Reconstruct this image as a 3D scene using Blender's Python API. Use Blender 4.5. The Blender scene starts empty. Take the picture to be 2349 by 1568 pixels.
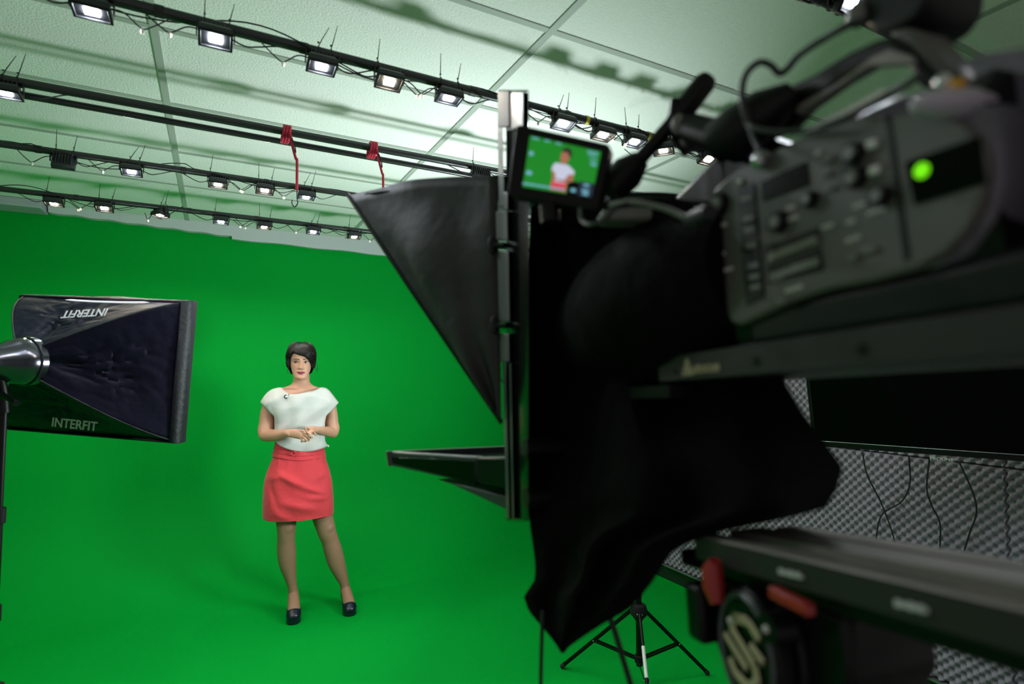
import bpy, bmesh, math, random
from math import sin, cos, pi, radians, sqrt, exp, atan2
from mathutils import Vector, Matrix, noise
random.seed(7)
sc = bpy.context.scene
COL = sc.collection
V = Vector
# ------------------------------------------------------------------ camera, world, exposure
CAMH = 1.555
FPX, PCX, PCY = 1290.0, 1174.5, 784.0
YAW, PITCH = radians(27.9), radians(3.05)
FWD = V((sin(YAW)*cos(PITCH), cos(YAW)*cos(PITCH), sin(PITCH)))
RGT = V((cos(YAW), -sin(YAW), 0))
UPV = RGT.cross(FWD)
CAM = V((0, 0, CAMH))
cd = bpy.data.cameras.new('camera'); cam = bpy.data.objects.new('camera', cd); COL.objects.link(cam)
cam.matrix_world = Matrix(((RGT.x, UPV.x, -FWD.x, 0), (RGT.y, UPV.y, -FWD.y, 0), (RGT.z, UPV.z, -FWD.z, CAMH), (0, 0, 0, 1)))
cd.sensor_width = 36; cd.lens = FPX/2349*36; cd.clip_start = .02; cd.clip_end = 60
cd.dof.use_dof = True; cd.dof.focus_distance = 3.5; cd.dof.aperture_fstop = 2.6
sc.camera = cam
w = bpy.data.worlds.new('world'); sc.world = w; w.use_nodes = True
w.node_tree.nodes['Background'].inputs[0].default_value = (1.0, .97, .93, 1)
w.node_tree.nodes['Background'].inputs[1].default_value = .28
sc.view_settings.view_transform = 'Standard'; sc.view_settings.look = 'None'
sc.view_settings.gamma = 1; sc.view_settings.use_curve_mapping = False
sc.view_settings.exposure = 0.0
sc.cycles.sample_clamp_indirect = 6; sc.cycles.adaptive_threshold = .04; sc.cycles.max_bounces = 7; sc.cycles.diffuse_bounces = 4
LED_COOL, LED_WARM, SOFT, SOFT_ADDED = 1200.0, 1050.0, 4.0, 95.0

# ------------------------------------------------------------------ pixel rays -> points
def ray(x, y): return FWD + RGT*((x-PCX)/FPX) - UPV*((y-PCY)/FPX)
def on_axis(x, y, ax, v):
    r = ray(x, y); return CAM + r*((v-CAM[ax])/r[ax])
def dp(x, y, d): return CAM + ray(x, y)*d          # at depth d along the optical axis

# ------------------------------------------------------------------ materials
def mat(name, col, rough=.6, metal=0, bump=0, bscale=40, var=0, vscale=6, emit=None, estr=0, spec=.5, sheen=0, coat=0):
    m = bpy.data.materials.new(name); m.use_nodes = True
    nt = m.node_tree; b = nt.nodes['Principled BSDF']
    b.inputs['Base Color'].default_value = (*col, 1); b.inputs['Roughness'].default_value = rough
    b.inputs['Metallic'].default_value = metal; b.inputs['Specular IOR Level'].default_value = spec
    b.inputs['Sheen Weight'].default_value = sheen; b.inputs['Coat Weight'].default_value = coat
    if bump or var: tc = nt.nodes.new('ShaderNodeTexCoord')
    if bump:
        n = nt.nodes.new('ShaderNodeTexNoise'); n.inputs['Scale'].default_value = bscale; n.inputs['Detail'].default_value = 3
        bp = nt.nodes.new('ShaderNodeBump'); bp.inputs['Strength'].default_value = bump; bp.inputs['Distance'].default_value = .01
        nt.links.new(tc.outputs['Object'], n.inputs['Vector']); nt.links.new(n.outputs['Fac'], bp.inputs['Height']); nt.links.new(bp.outputs[0], b.inputs['Normal'])
    if var:
        n = nt.nodes.new('ShaderNodeTexNoise'); n.inputs['Scale'].default_value = vscale; n.inputs['Detail'].default_value = 4
        mx = nt.nodes.new('ShaderNodeMix'); mx.data_type = 'RGBA'
        mx.inputs[6].default_value = (*[c*(1-var) for c in col], 1); mx.inputs[7].default_value = (*[min(1, c*(1+var)) for c in col], 1)
        nt.links.new(tc.outputs['Object'], n.inputs['Vector']); nt.links.new(n.outputs['Fac'], mx.inputs[0]); nt.links.new(mx.outputs[2], b.inputs['Base Color'])
    if emit:
        b.inputs['Emission Color'].default_value = (*emit, 1); b.inputs['Emission Strength'].default_value = estr
    return m
M = dict(
 green=mat('chroma_green_paint', (.0003, .31, .033), .7, bump=.05, bscale=25, var=.05, vscale=1.3, spec=.06),
 tile=mat('ceiling_tile', (.86, .85, .81), .95, bump=.45, bscale=130, var=.05, vscale=60, spec=.1),
 grid=mat('ceiling_grid_metal', (.42, .44, .40), .6),
 white=mat('white_coving', (.54, .54, .56), .7, bump=.2, bscale=20),
 greybox=mat('grey_trunking', (.38, .39, .42), .5),
 greyfloor=mat('grey_floor', (.16, .155, .15), .5, bump=.1, bscale=12, var=.1),
 darkwall=mat('dark_wall_paint', (.02, .02, .022), .7),
 board=mat('dark_gloss_board', (.012, .016, .014), .3, bump=.1, bscale=30),
 foam=mat('acoustic_foam', (.26, .245, .30), .85, bump=.3, bscale=300),
 alu=mat('aluminium_strip', (.35, .35, .38), .4, .8),
 pipe=mat('dark_steel_pipe', (.045, .045, .047), .28, .6, spec=.6),
 tape=mat('black_tape', (.01, .01, .01), .5), ytape=mat('yellow_tape', (.65, .5, .04), .5),
 flood=mat('flood_housing', (.012, .012, .016), .45), bezel=mat('flood_bezel', (.008, .008, .010), .6, spec=.2),
 ledoff=mat('led_glass_off', (.06, .06, .05), .15),
 ledc=mat('led_cool', (.9, .9, .9), .3, emit=(.86, .92, 1.0), estr=LED_COOL),
 ledw=mat('led_warm', (.9, .9, .8), .3, emit=(1.0, .86, .62), estr=LED_WARM),
 cable=mat('black_cable', (.012, .012, .014), .45), conn=mat('clear_connector', (.7, .68, .6), .25),
 red=mat('red_cord', (.55, .012, .05), .6, bump=.5, bscale=500), hook=mat('black_hook', (.015, .015, .017), .35, .4),
 sbfab=mat('softbox_black_fabric', (.006, .006, .016), .5, bump=1.0, bscale=9, spec=.10),
 sbtrim=mat('softbox_trim', (.005, .005, .010), .6, bump=.3, bscale=60),
 diff=mat('softbox_diffuser', (.85, .85, .85), .8, emit=(.92, .97, 1.06), estr=SOFT),
 hem=mat('hem_glow_paint', (.7, .7, .8), .4, emit=(.9, .93, 1), estr=.7),  # glow painted on the softbox hem
 diff_added=mat('softbox_diffuser', (.85, .85, .85), .8, emit=(.84, 1.0, .98), estr=SOFT_ADDED),  # added softbox, tinted cyan for the green bounce on the ceiling
 print_w=mat('white_print', (.75, .75, .78), .5), print_g=mat('pale_print', (.55, .58, .55), .5),
 chrome=mat('dark_chrome', (.10, .10, .12), .18, .9), blk=mat('black_plastic', (.0025, .0025, .003), .42, spec=.22),
 blkgloss=mat('glossy_black', (.003, .003, .0035), .15, spec=.3), metal=mat('bright_metal', (.6, .6, .6), .25, 1),
 skin=mat('skin', (.50, .262, .178), .5, var=.06, vscale=30, spec=.35), legskin=mat('legs', (.3, .15, .1), .5),
 lips=mat('magenta_lips', (.23, .012, .055), .35), brow=mat('brow', (.035, .02, .015), .8), lash=mat('lash', (.012, .009, .009), .6),
 eyew=mat('eye_white', (.40, .36, .34), .3), iris=mat('iris', (.02, .012, .008), .15), shadow=mat('eye_makeup', (.20, .10, .075), .6),
 hair=mat('dark_brown_hair', (.006, .004, .004), .45, bump=.15, bscale=120, spec=.25),
 blouse=mat('white_blouse_cloth', (.50, .495, .48), .85, bump=.10, bscale=60),
 skirt=mat('coral_red_skirt', (.60, .028, .042), .75, bump=.25, bscale=45, sheen=.2),
 shoe=mat('navy_leather', (.006, .008, .022), .28), nail=mat('nail', (.62, .3, .26), .3),
 fabric=mat('black_cloth', (.0022, .002, .0021), .9, bump=.5, bscale=30, spec=.08),
 hoodf=mat('hood_fabric', (.012, .0115, .0125), .6, bump=.4, bscale=14),
 cambody=mat('camera_grey_plastic', (.085, .082, .074), .55, bump=.1, bscale=400), camblk=mat('camera_black', (.003, .003, .0035), .42, spec=.25),
 camtop=mat('camera_gloss_top', (.10, .088, .115), .4, spec=.7), lcd=mat('dark_lcd', (.003, .0035, .003), .2, spec=.08),
 mark=mat('pale_marks', (.58, .58, .54), .5), btn=mat('grey_buttons', (.15, .15, .135), .45),
 led_g=mat('green_led', (.1, .5, .0), .3, emit=(.16, .75, .0), estr=1.1),
 rail=mat('anodised_rail', (.20, .18, .165), .5, .2), siderail=mat('dark_rail', (.026, .023, .024), .5, spec=.3), greyalu=mat('grey_aluminium', (.13, .13, .13), .45, .3),
 lilac=mat('pale_aluminium', (.024, .022, .028), .55, spec=.2), teal=mat('dark_tray_plastic', (.05, .065, .062), .4),
 redpl=mat('red_plastic', (.35, .02, .02), .4), gold=mat('cream_print', (.40, .34, .21), .5), orange=mat('orange_mark', (.6, .3, .02), .5),
 tvscr=mat('tv_glass', (.0025, .0025, .003), .08, spec=.05), tvbez=mat('tv_bezel', (.012, .012, .014), .3, spec=.15),
 bootr=mat('rubber', (.02, .02, .02), .7),
)
_nt = M['skin'].node_tree; _b = _nt.nodes['Principled BSDF']                # sheer tights below the skirt, bare skin above
_src = _b.inputs['Base Color'].links[0].from_socket; _tc = _nt.nodes.new('ShaderNodeTexCoord'); _sx = _nt.nodes.new('ShaderNodeSeparateXYZ'); _gt = _nt.nodes.new('ShaderNodeMath'); _gt.operation = 'LESS_THAN'; _gt.inputs[1].default_value = .95
_mx = _nt.nodes.new('ShaderNodeMix'); _mx.data_type = 'RGBA'; _mx.inputs[7].default_value = (.33, .175, .115, 1)
_nt.links.new(_tc.outputs['Object'], _sx.inputs[0]); _nt.links.new(_sx.outputs['Z'], _gt.inputs[0]); _nt.links.new(_gt.outputs[0], _mx.inputs[0]); _nt.links.new(_src, _mx.inputs[6]); _nt.links.new(_mx.outputs[2], _b.inputs['Base Color'])
def em(name, c, s=1.0): return mat(name, (0.02, .02, .02), .4, emit=c, estr=s)
M['s_green'] = em('screen_green', (.005, .22, .012)); M['s_white'] = em('screen_white', (.55, .58, .72)); M['s_red'] = em('screen_red', (.62, .06, .09))
M['s_skin'] = em('screen_skin', (.38, .14, .09)); M['s_dark'] = em('screen_dark', (.01, .02, .04)); M['s_cyan'] = em('screen_cyan', (.15, .4, .5)); M['s_hair'] = em('screen_hair', (.02, .015, .015))

# ------------------------------------------------------------------ object helpers
def tag(o, label=None, cat=None, group=None, kind=None):
    if label: o['label'] = label
    if cat: o['category'] = cat
    if group: o['group'] = group
    if kind: o['kind'] = kind
    return o
def thing(name, loc, label, cat, group=None):
    o = bpy.data.objects.new(name, None); COL.objects.link(o); o.location = loc; o.empty_display_size = .05
    return tag(o, label, cat, group)
def root_of(o):
    while o.parent: o = o.parent
    return o
class MB:
    def __init__(s): s.bm = bmesh.new(); s.mi = 0
    def _f(s, vs):
        try:
            f = s.bm.faces.new(vs); f.material_index = s.mi; f.smooth = True
        except ValueError: pass
    def box(s, c, size, rot=None):
        c = V(c); R = rot or Matrix.Identity(3)
        vs = [s.bm.verts.new(c + R @ V((x*size[0]/2, y*size[1]/2, z*size[2]/2))) for x in (-1, 1) for y in (-1, 1) for z in (-1, 1)]
        for q in ((0,1,3,2),(4,6,7,5),(0,4,5,1),(2,3,7,6),(0,2,6,4),(1,5,7,3)): s._f([vs[i] for i in q])
        return s
    def loft(s, rings, cap=True, closed=True):
        R = [[s.bm.verts.new(p) for p in r] for r in rings]; n = len(R[0])
        for a, b in zip(R, R[1:]):
            for i in range(n if closed else n-1):
                j = (i+1) % n; s._f([a[i], a[j], b[j], b[i]])
        if cap and closed: s._f(R[0][::-1]); s._f(R[-1])
        return s
    def tube(s, pts, rad, seg=8, ref=None, cap=True, flat=1.0):
        pts = [V(p) for p in pts]; n = len(pts); rings = []; prev = None
        for i, p in enumerate(pts):
            t = (pts[min(i+1, n-1)] - pts[max(i-1, 0)]).normalized()
            if prev is None:
                k = V(ref) if ref else (V((0, 0, 1)) if abs(t.z) < .9 else V((1, 0, 0)))
                a = t.cross(k).normalized()
            else:
                a = (prev - t*prev.dot(t))
                a = a.normalized() if a.length > 1e-6 else t.orthogonal().normalized()
            prev = a; b = t.cross(a)
            r = rad[i] if isinstance(rad, (list, tuple)) else rad
            if isinstance(r, (int, float)): r = (r, r*flat)
            rings.append([p + a*(r[0]*cos(q)) + b*(r[1]*sin(q)) for q in [2*pi*k/seg for k in range(seg)]])
        return s.loft(rings, cap)
    def cyl(s, p0, p1, r0, r1=None, seg=20): return s.tube([p0, p1], [r0, r0 if r1 is None else r1], seg)
    def ball(s, c, r, seg=14, rot=None):
        c = V(c); r = (r, r, r) if isinstance(r, (int, float)) else r; R = rot or Matrix.Identity(3); rings = []
        for i in range(1, seg):
            a = pi*i/seg; rings.append([c + R @ V((r[0]*sin(a)*cos(q), r[1]*sin(a)*sin(q), r[2]*cos(a))) for q in [2*pi*k/(seg+2) for k in range(seg+2)]])
        return s.loft(rings)
    def prism(s, pts, ext, taper=1.0):
        pts = [V(p) for p in pts]; e = V(ext); c = sum(pts, V())/len(pts)
        return s.loft([pts, [c + (p-c)*taper + e for p in pts]])
    def grid(s, rows, closed=False):
        return s.loft(rows, cap=False, closed=closed)
    def build(s, name, m, parent=None, world=True, flat=False, bevel=0, sub=0, solid=0, sharp=40):
        bm = s.bm
        bmesh.ops.remove_doubles(bm, verts=bm.verts, dist=1e-6)
        bmesh.ops.recalc_face_normals(bm, faces=bm.faces)
        if parent is not None and world:
            inv = Matrix.Translation(-root_of(parent).location); bmesh.ops.transform(bm, matrix=inv, verts=bm.verts)
        off = None
        if parent is None and world and len(bm.verts):   # origin at the base of a one-mesh thing
            xs = [v.co.copy() for v in bm.verts]; off = V((sum(p.x for p in xs)/len(xs), sum(p.y for p in xs)/len(xs), min(p.z for p in xs)))
            bmesh.ops.translate(bm, vec=-off, verts=bm.verts)
        me = bpy.data.meshes.new(name); bm.to_mesh(me); bm.free()
        for mm in (m if isinstance(m, (list, tuple)) else [m]): me.materials.append(M[mm] if isinstance(mm, str) else mm)
        if flat:
            for p in me.polygons: p.use_smooth = False
        else: me.set_sharp_from_angle(angle=radians(sharp))
        o = bpy.data.objects.new(name, me); COL.objects.link(o)
        if off: o.location = off
        if parent is not None: o.parent = parent
        if bevel:
            b = o.modifiers.new('bevel', 'BEVEL'); b.width = bevel; b.segments = 2; b.limit_method = 'ANGLE'
        if solid:
            b = o.modifiers.new('solid', 'SOLIDIFY'); b.thickness = solid; b.offset = 0
        if sub:
            b = o.modifiers.new('sub', 'SUBSURF'); b.levels = sub; b.render_levels = sub
        return o
def spl(pts, n=6):                                   # Catmull-Rom through points
    pts = [V(p) for p in pts]; out = []
    P = [pts[0]*2-pts[1]] + pts + [pts[-1]*2-pts[-2]]
    for i in range(1, len(P)-2):
        for k in range(n):
            t = k/n; a, b, c, d = P[i-1], P[i], P[i+1], P[i+2]
            out.append(.5*((2*b)+(c-a)*t+(2*a-5*b+4*c-d)*t*t+(3*b-a-3*c+d)*t**3))
    return out + [pts[-1]]
def lerp_tab(tab, t):                                # smooth table lookup, rows (key, v...)
    if t <= tab[0][0]: return tab[0][1:]
    for a, b in zip(tab, tab[1:]):
        if t <= b[0]:
            k = (t-a[0])/(b[0]-a[0]); return tuple(x+(y-x)*k for x, y in zip(a[1:], b[1:]))
    return tab[-1][1:]
def text(s, name, size, m, parent, O, ex, ey, depth=.0008, bold=0, ital=0):   # lettering at O, baseline ex, up ey
    cu = bpy.data.curves.new(name, 'FONT'); cu.body = s; cu.size = size; cu.extrude = depth/size/2*size; cu.offset = bold; cu.align_x = 'LEFT'; cu.shear = ital; cu.resolution_u = 3
    to = bpy.data.objects.new(name, cu); COL.objects.link(to)
    dg = bpy.context.evaluated_depsgraph_get(); dg.update()
    me = bpy.data.meshes.new_from_object(to.evaluated_get(dg)); bpy.data.objects.remove(to)
    ex = V(ex).normalized(); ey = V(ey); ey = (ey - ex*ey.dot(ex)).normalized(); ez = ex.cross(ey)
    me.transform(Matrix(((ex.x, ey.x, ez.x, O[0]), (ex.y, ey.y, ez.y, O[1]), (ex.z, ey.z, ez.z, O[2]), (0, 0, 0, 1))))
    me.transform(Matrix.Translation(-root_of(parent).location))
    me.materials.clear(); me.materials.append(M[m]); me.name = name
    o = bpy.data.objects.new(name, me); COL.objects.link(o); o.parent = parent
    return o
def copy_tree(o, parent=None):
    c = o.copy(); COL.objects.link(c); c.parent = parent
    for ch in list(o.children): copy_tree(ch, c)
    return c
def struct(mb, name, m, **k): return tag(mb.build(name, m, **k), kind='structure')

# ------------------------------------------------------------------ the room
CEIL = CAMH + 1.16
XL, XR, YB = -2.0, 3.0, 5.0
CR = .75                                             # radius of the cove between floor and green wall
FG = .9                                              # the green floor starts here; plain dark floor on the camera's side
b = MB(); b.box(((XL+XR)/2, (YB-CR+FG)/2, -.05), (XR-XL, YB-CR-FG, .1)); struct(b, 'floor', 'green')
b = MB(); b.box(((XL+XR)/2, (FG-1.6)/2, -.05), (XR-XL, FG+1.6, .1)); struct(b, 'floor', 'greyfloor')
prof = [(YB-CR, 0)] + [(YB-CR+CR*sin(a), CR-CR*cos(a)) for a in [pi/2*k/16 for k in range(1, 17)]] + [(YB, 1.6), (YB, CEIL)]
b = MB(); b.loft([[V((x, y, z)) for y, z in prof] + [V((x, YB+.1, CEIL)), V((x, YB+.1, -.1)), V((x, YB-CR, -.1))] for x in (XL, XR)]); struct(b, 'wall_back', 'green')
b = MB(); b.box((XL-.05, (YB+1.6)/2, CEIL/2), (.1, YB-1.6, CEIL)); struct(b, 'wall_left', 'green')
b = MB(); b.box((XR+.05, (YB-1.2)/2, CEIL/2), (.1, YB+1.2, CEIL)); struct(b, 'wall_right', 'darkwall')
b = MB(); b.box(((XL+XR)/2, (YB-1.6)/2, CEIL+.04), (XR-XL+.3, YB+1.6, .08)); struct(b, 'ceiling', 'tile')
b = MB()
for k in range(-1, 3): b.box((-.207+1.193*k, (YB-1.6)/2, CEIL-.002), (.026, YB+1.6, .006))
struct(b, 'trim_7', 'grid'); b = MB()
y0 = 1.578
for k in range(-4, 6):
    if y0+.606*k < YB-.1: b.box(((XL+XR)/2, y0+.606*k, CEIL-.0012), (XR-XL, .026, .0050))
struct(b, 'trim_1', 'grid')
# pale coving strip between the ceiling and the green paint, its lower edge uneven, in two lengths
def coving(x0, x1, h0, h1, t):
    b = MB(); n = 40; rows = []
    for i in range(n+1):
        x = x0+(x1-x0)*i/n; h = h0+(h1-h0)*i/n + .004*sin(i*.9)
        rows.append([V((x, YB-.001, CEIL-.001)), V((x, YB-t-.03, CEIL-.001)), V((x, YB-t-.01, CEIL-h*.5)), V((x, YB-t, CEIL-h)), V((x, YB-.001, CEIL-h))])
    b.loft(rows); return b
struct(coving(-1.05, .10, .045, .085, .06), 'trim_2', 'white')
struct(coving(.10, XR, .10, .13, .04), 'trim_3', 'white')
b = MB(); b.box((-1.53, YB-.11, CEIL-.03), (.94, .20, .055)); struct(b, 'trim_4', 'greybox', bevel=.004)
# right wall foot: green kerb, dark board, metal strip
b = MB(); b.box((XR-.012, (YB-1.7)/2+.2, .016), (.024, YB-CR+.6, .032)); struct(b, 'trim_5', 'green')
b = MB(); b.box((XR-.008, 1.65, .085), (.016, 5.0, .104)); b.box((XR-.02, 1.65, .134), (.04, 5.0, .006)); struct(b, 'baseboard_right', ['board'])
b = MB(); b.box((XR-.024, 1.65, .1415), (.048, 5.0, .009)); struct(b, 'trim_6', 'alu')
# acoustic foam panels, egg-crate relief, one mesh shared by all
S = 1.0; NP = 22; RES = NP*10
def foam_mesh():
    bm = MB(); rows = []
    for i in range(RES+1):
        r = []
        for j in range(RES+1):
            y = S*i/RES; z = S*j/RES
            u, v = y/S*NP*pi*2, z/S*NP*pi*2
            h = .026 + .017*cos(u)*cos(v) + .002*noise.noise(V((y*9, z*9, 0)))
            if i in (0, RES) or j in (0, RES): h = .002
            r.append(V((-h, y, z)))
        rows.append(r)
    bm.grid(rows); return bm
fp = None; cols = [-.85, .15, 1.15, 2.15, 3.15]; nm = ['first', 'second', 'third', 'fourth', 'fifth']
for j in range(2):
    for i, y in enumerate(cols):
        if fp is None: fp = foam_mesh().build('acoustic_foam_panel', 'foam', world=False); o = fp
        else: o = fp.copy(); COL.objects.link(o)
        o.location = (XR-.003, y, .148+j*1.003)
        tag(o, 'grey egg-crate acoustic foam panel on the right wall, %s row, %s from the cove end' % (('lower', 'upper')[j], nm[4-i]), 'foam panel', 'foam panels on the right wall')

# ------------------------------------------------------------------ lighting pipes and floodlights
PZ = CAMH + 1.0
PIPES = [(.90, 1.05, 3.0), (1.795, XL, XR), (2.47, XL, XR), (3.19, XL, XR), (3.985, XL, XR)]
def strip_x(px, py, y): return on_axis(px, py, 1, y).x
pl = ['short dark lighting pipe high at the right, above the camera handle', 'nearest long dark lighting pipe, runs from top left behind the prompter post',
      'second long dark pipe from the camera, carrying the red cords', 'third dark lighting pipe, thin, just above the lowest one', 'farthest and lowest dark lighting pipe before the green wall']
for k, (y, x0, x1) in enumerate(PIPES):
    t = thing('lighting_pipe', (x0, y, PZ), pl[k], 'pipe', 'pipes below the ceiling')
    b = MB(); b.cyl((x0, y, PZ), (x1, y, PZ), .0155, seg=24); b.build('tube', 'pipe', t)
    x = x0+.35
    while x < x1-.1 and k != 2:
        MB().cyl((x-.012, y, PZ), (x+.012, y, PZ), .0172, seg=20).build('tape_band', 'tape', t); x += .47+.1*sin(x*7)
    for x in ([x0+.3, x1-.25] if k else [x0+.02, x1-.3]): MB().cyl((x, y, PZ), (x, y, CEIL), .003, seg=8).build('hanger', 'hook', t)
t = thing('lighting_pipe', (XL, 2.52, PZ-.022), 'dark pipe strapped under the pipe that carries the red cords', 'pipe', 'pipes below the ceiling')
MB().cyl((XL, 2.515, PZ-.024), (XR, 2.535, PZ-.024), .0125, seg=24).build('tube', 'pipe', t)
for px, py in ((1345, 264), (1487, 298)):
    x = strip_x(px, py, 1.795); tag(MB().cyl((x-.008, 1.795, PZ), (x+.008, 1.795, PZ), .0175).build('tape_wrap', 'ytape'), 'yellow tape wrap on the nearest long pipe, %s of the two' % ('left' if px < 1400 else 'right'), 'tape', 'yellow tape wraps')

def make_flood(kind, v=0):
    # local frame: origin on the pipe axis, pipe along X, lamp hangs below and shines down its -Z before tilting
    r = bpy.data.objects.new('floodlight', None); COL.objects.link(r); r.empty_display_size = .05
    tilt = {'off': 65, 'cool': -9, 'warm': -13}[kind]
    R = Matrix.Rotation(radians(tilt), 3, 'X'); c = V((0, -.012, -.042))
    def p(x, y, z): return c + R @ V((x, y, z))
    b = MB(); b.loft([[p(sx*.043*k, sy*.033*k, z) for sx, sy in ((-1, -1), (1, -1), (1, 1), (-1, 1))] for z, k in ((-.010, 1.0), (.006, 1.0), (.018, .78))])
    for i in range(7):
        x = -.033+.011*i; b.box(p(x, 0, .021), (.0025, .05, .016), R)
    b.build('housing', 'flood', r, False, bevel=.0015)
    b = MB()
    for sx, sy, w_, h_ in ((0, -.030, .088, .007), (0, .030, .088, .007), (-.0405, 0, .007, .060), (.0405, 0, .007, .060)): b.box(p(sx, sy, -.0125), (w_, h_, .005), R)
    b.build('bezel', 'bezel', r, False, bevel=.001)
    MB().box(p(0, 0, -.0108), (.032, .025, .0016), R).build('led_panel', {'off': 'ledoff', 'cool': 'ledc', 'warm': 'ledw'}[kind], r, False, flat=True)
    b = MB(); bl = []
    for a in range(0, 11):
        q = pi*a/10; bl.append(V((-.049*cos(q) if False else -.049+.098*a/10, 0, 0)))
    b.box((-.048, -.012, -.026), (.003, .016, .042)); b.box((.048, -.012, -.026), (.003, .016, .042)); b.box((0, -.006, -.0175), (.098, .016, .003))
    b.build('bracket', 'hook', r, False)
    for i, x in enumerate(((-.030, .034), (-.036,), (.028, -.01))[v]):
        b = MB(); b.tube([(x, .0175*cos(q), .0175*sin(q)) for q in [2*pi*k/16 for k in range(17)]], .0018, 6)
        h = (.085, .07)[i]; lean = (.0, .012)[i] + .01*v
        b.tube([(x, .0, .017), (x+lean*.3, 0, .04), (x+lean, .004, .018+h)], [.0018, .0016, .001], 6); b.box((x, 0, .03), (.005, .005, .004))
        b.build('cable_tie', 'cable', r, False)
    sg = (1, -1, 1)[v]
    b = MB(); b.tube(spl([p(sg*.03, .01, .018), (sg*.075, -.012, -.050), (sg*.11, -.008, -.040), (sg*.15, .004, -.018), (sg*.17, .008, -.010)], 5), .0022, 6)
    b.tube(spl([p(-sg*.03, .01, .018), (-sg*.07, -.01, -.032), (-sg*.11, -.01, -.062), (-sg*.135, -.004, -.048), (-sg*.17, .01, -.012)], 5), .0020, 6)
    o = b.build('lead', 'cable', r, False)
    MB().ball((-sg*.112, -.01, -.070), (.006, .006, .009), 8).build('connector', 'conn', o, False)
    return r
FL = {1: [(213, 10, 'c'), (495, 85, 'c'), (737, 140, 'c'), (890, 180, 'w'), (1028, 215, 'c'), (1287, 272, 'c'), (1380, 295, 'w'), (1450, 310, 'c'), (1522, 325, 'w'), (1618, 348, 'w')],
      2: [(15, 200, 'c'), (1100, 398, 'o')],
      3: [(147, 365, 'o'), (303, 388, 'c'), (500, 422, 'w'), (607, 434, 'w'), (702, 445, 'c')],
      4: [(125, 457, 'w'), (241, 469, 'w'), (372, 485, 'w'), (507, 503, 'c'), (606, 514, 'w'), (718, 524, 'c'), (812, 533, 'w')],
      0: [(1810, 5, 'c'), (1915, 30, 'c')]}
ordn = ['leftmost', 'second from the left', 'third from the left', 'fourth from the left', 'fifth from the left', 'sixth from the left', 'seventh from the left', 'eighth from the left', 'ninth from the left', 'rightmost']
pn = {0: 'the short pipe above the camera handle', 1: 'the nearest long pipe', 2: 'the pipe with the red cords', 3: 'the third pipe', 4: 'the farthest pipe'}
proto = {}
for k in (1, 2, 3, 4, 0):
    lst = FL[k]
    for i, (px, py, kd) in enumerate(lst):
        kind = {'c': 'cool', 'w': 'warm', 'o': 'off'}[kd]; v = (i*2+k) % 3; key = (kind, v)
        if key not in proto: proto[key] = o = make_flood(kind, v)
        else: o = copy_tree(proto[key])
        o.location = (strip_x(px, py, PIPES[k][0]), PIPES[k][0], PZ)
        if k == 1 and i == 8: o.rotation_euler.z = radians(-50)
        o.rotation_euler.x = radians((5, -6, 2, -3)[i % 4] - (45 if k == 0 else 0))
        wh = 'rightmost' if i == len(lst)-1 else ordn[i]
        lk = {'cool': 'black LED floodlight shining cool white', 'warm': 'black LED floodlight shining warm white', 'off': 'black LED floodlight switched off'}[kind]
        tag(o, '%s, %s on %s' % (lk, wh, pn[k]), 'floodlight', 'LED floodlights on the pipes')
# supply cables wound loosely along the pipes
for k in (1, 3, 4, 0):
    y, x0, x1 = PIPES[k]; pts = []; x = x0+.1
    while x < min(x1, 2.2):
        a = x*9+k; pts.append(V((x, y+.02*cos(a), PZ-.006+.021*sin(a)*(1 if sin(x*3.1+k) < .55 else 1.9)))); x += .035
    tag(MB().tube(pts, .0024, 6).build('supply_cable', 'cable'), 'thin black supply cable loosely wound along %s' % pn[k], 'cable', 'cables along the pipes')

# red bungee cords
def bungee(px, py, pend, label):
    y = 2.47; x = strip_x(px, py, y)
    t = thing('bungee_cord', (x, y, PZ), label, 'bungee cord', 'red bungee cords')
    b = MB()
    for k in range(3):
        b.tube([(x-.012+.011*k+.004*sin(q), y+.008+.036*cos(q), PZ-.008+.034*sin(q)) for q in [2*pi*j/20 for j in range(21)]], .0058, 8)
    zb = on_axis(px, pend, 1, y-.03).z
    b.tube(spl([(x+.012, y-.028, PZ-.02), (x+.022, y-.03, PZ-.07), (x+.036, y-.03, PZ-.12), (x+.040, y-.03, (PZ+zb)/2), (x+.042, y-.03, zb)], 6), .0055, 8)
    b.build('cord', 'red', t)
    b = MB(); b.tube(spl([(x+.042, y-.03, zb+.005), (x+.042, y-.03, zb-.03), (x+.046, y-.03, zb-.055), (x+.035, y-.03, zb-.072), (x+.024, y-.03, zb-.060), (x+.024, y-.03, zb-.045)], 5), .0024, 7)
    b.build('hook', 'hook', t)
    b = MB(); b.tube(spl([(x+.018, y-.034, PZ-.035), (x+.03, y-.036, PZ-.07), (x+.034, y-.036, PZ-.095)], 5), .0026, 7); b.build('hook', 'hook', t)
bungee(657, 310, 432, 'red bungee cord hanging from the second pipe, left one, hook showing at its end')
bungee(855, 352, 470, 'red bungee cord hanging from the second pipe, right one, lower end behind the prompter hood')

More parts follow.
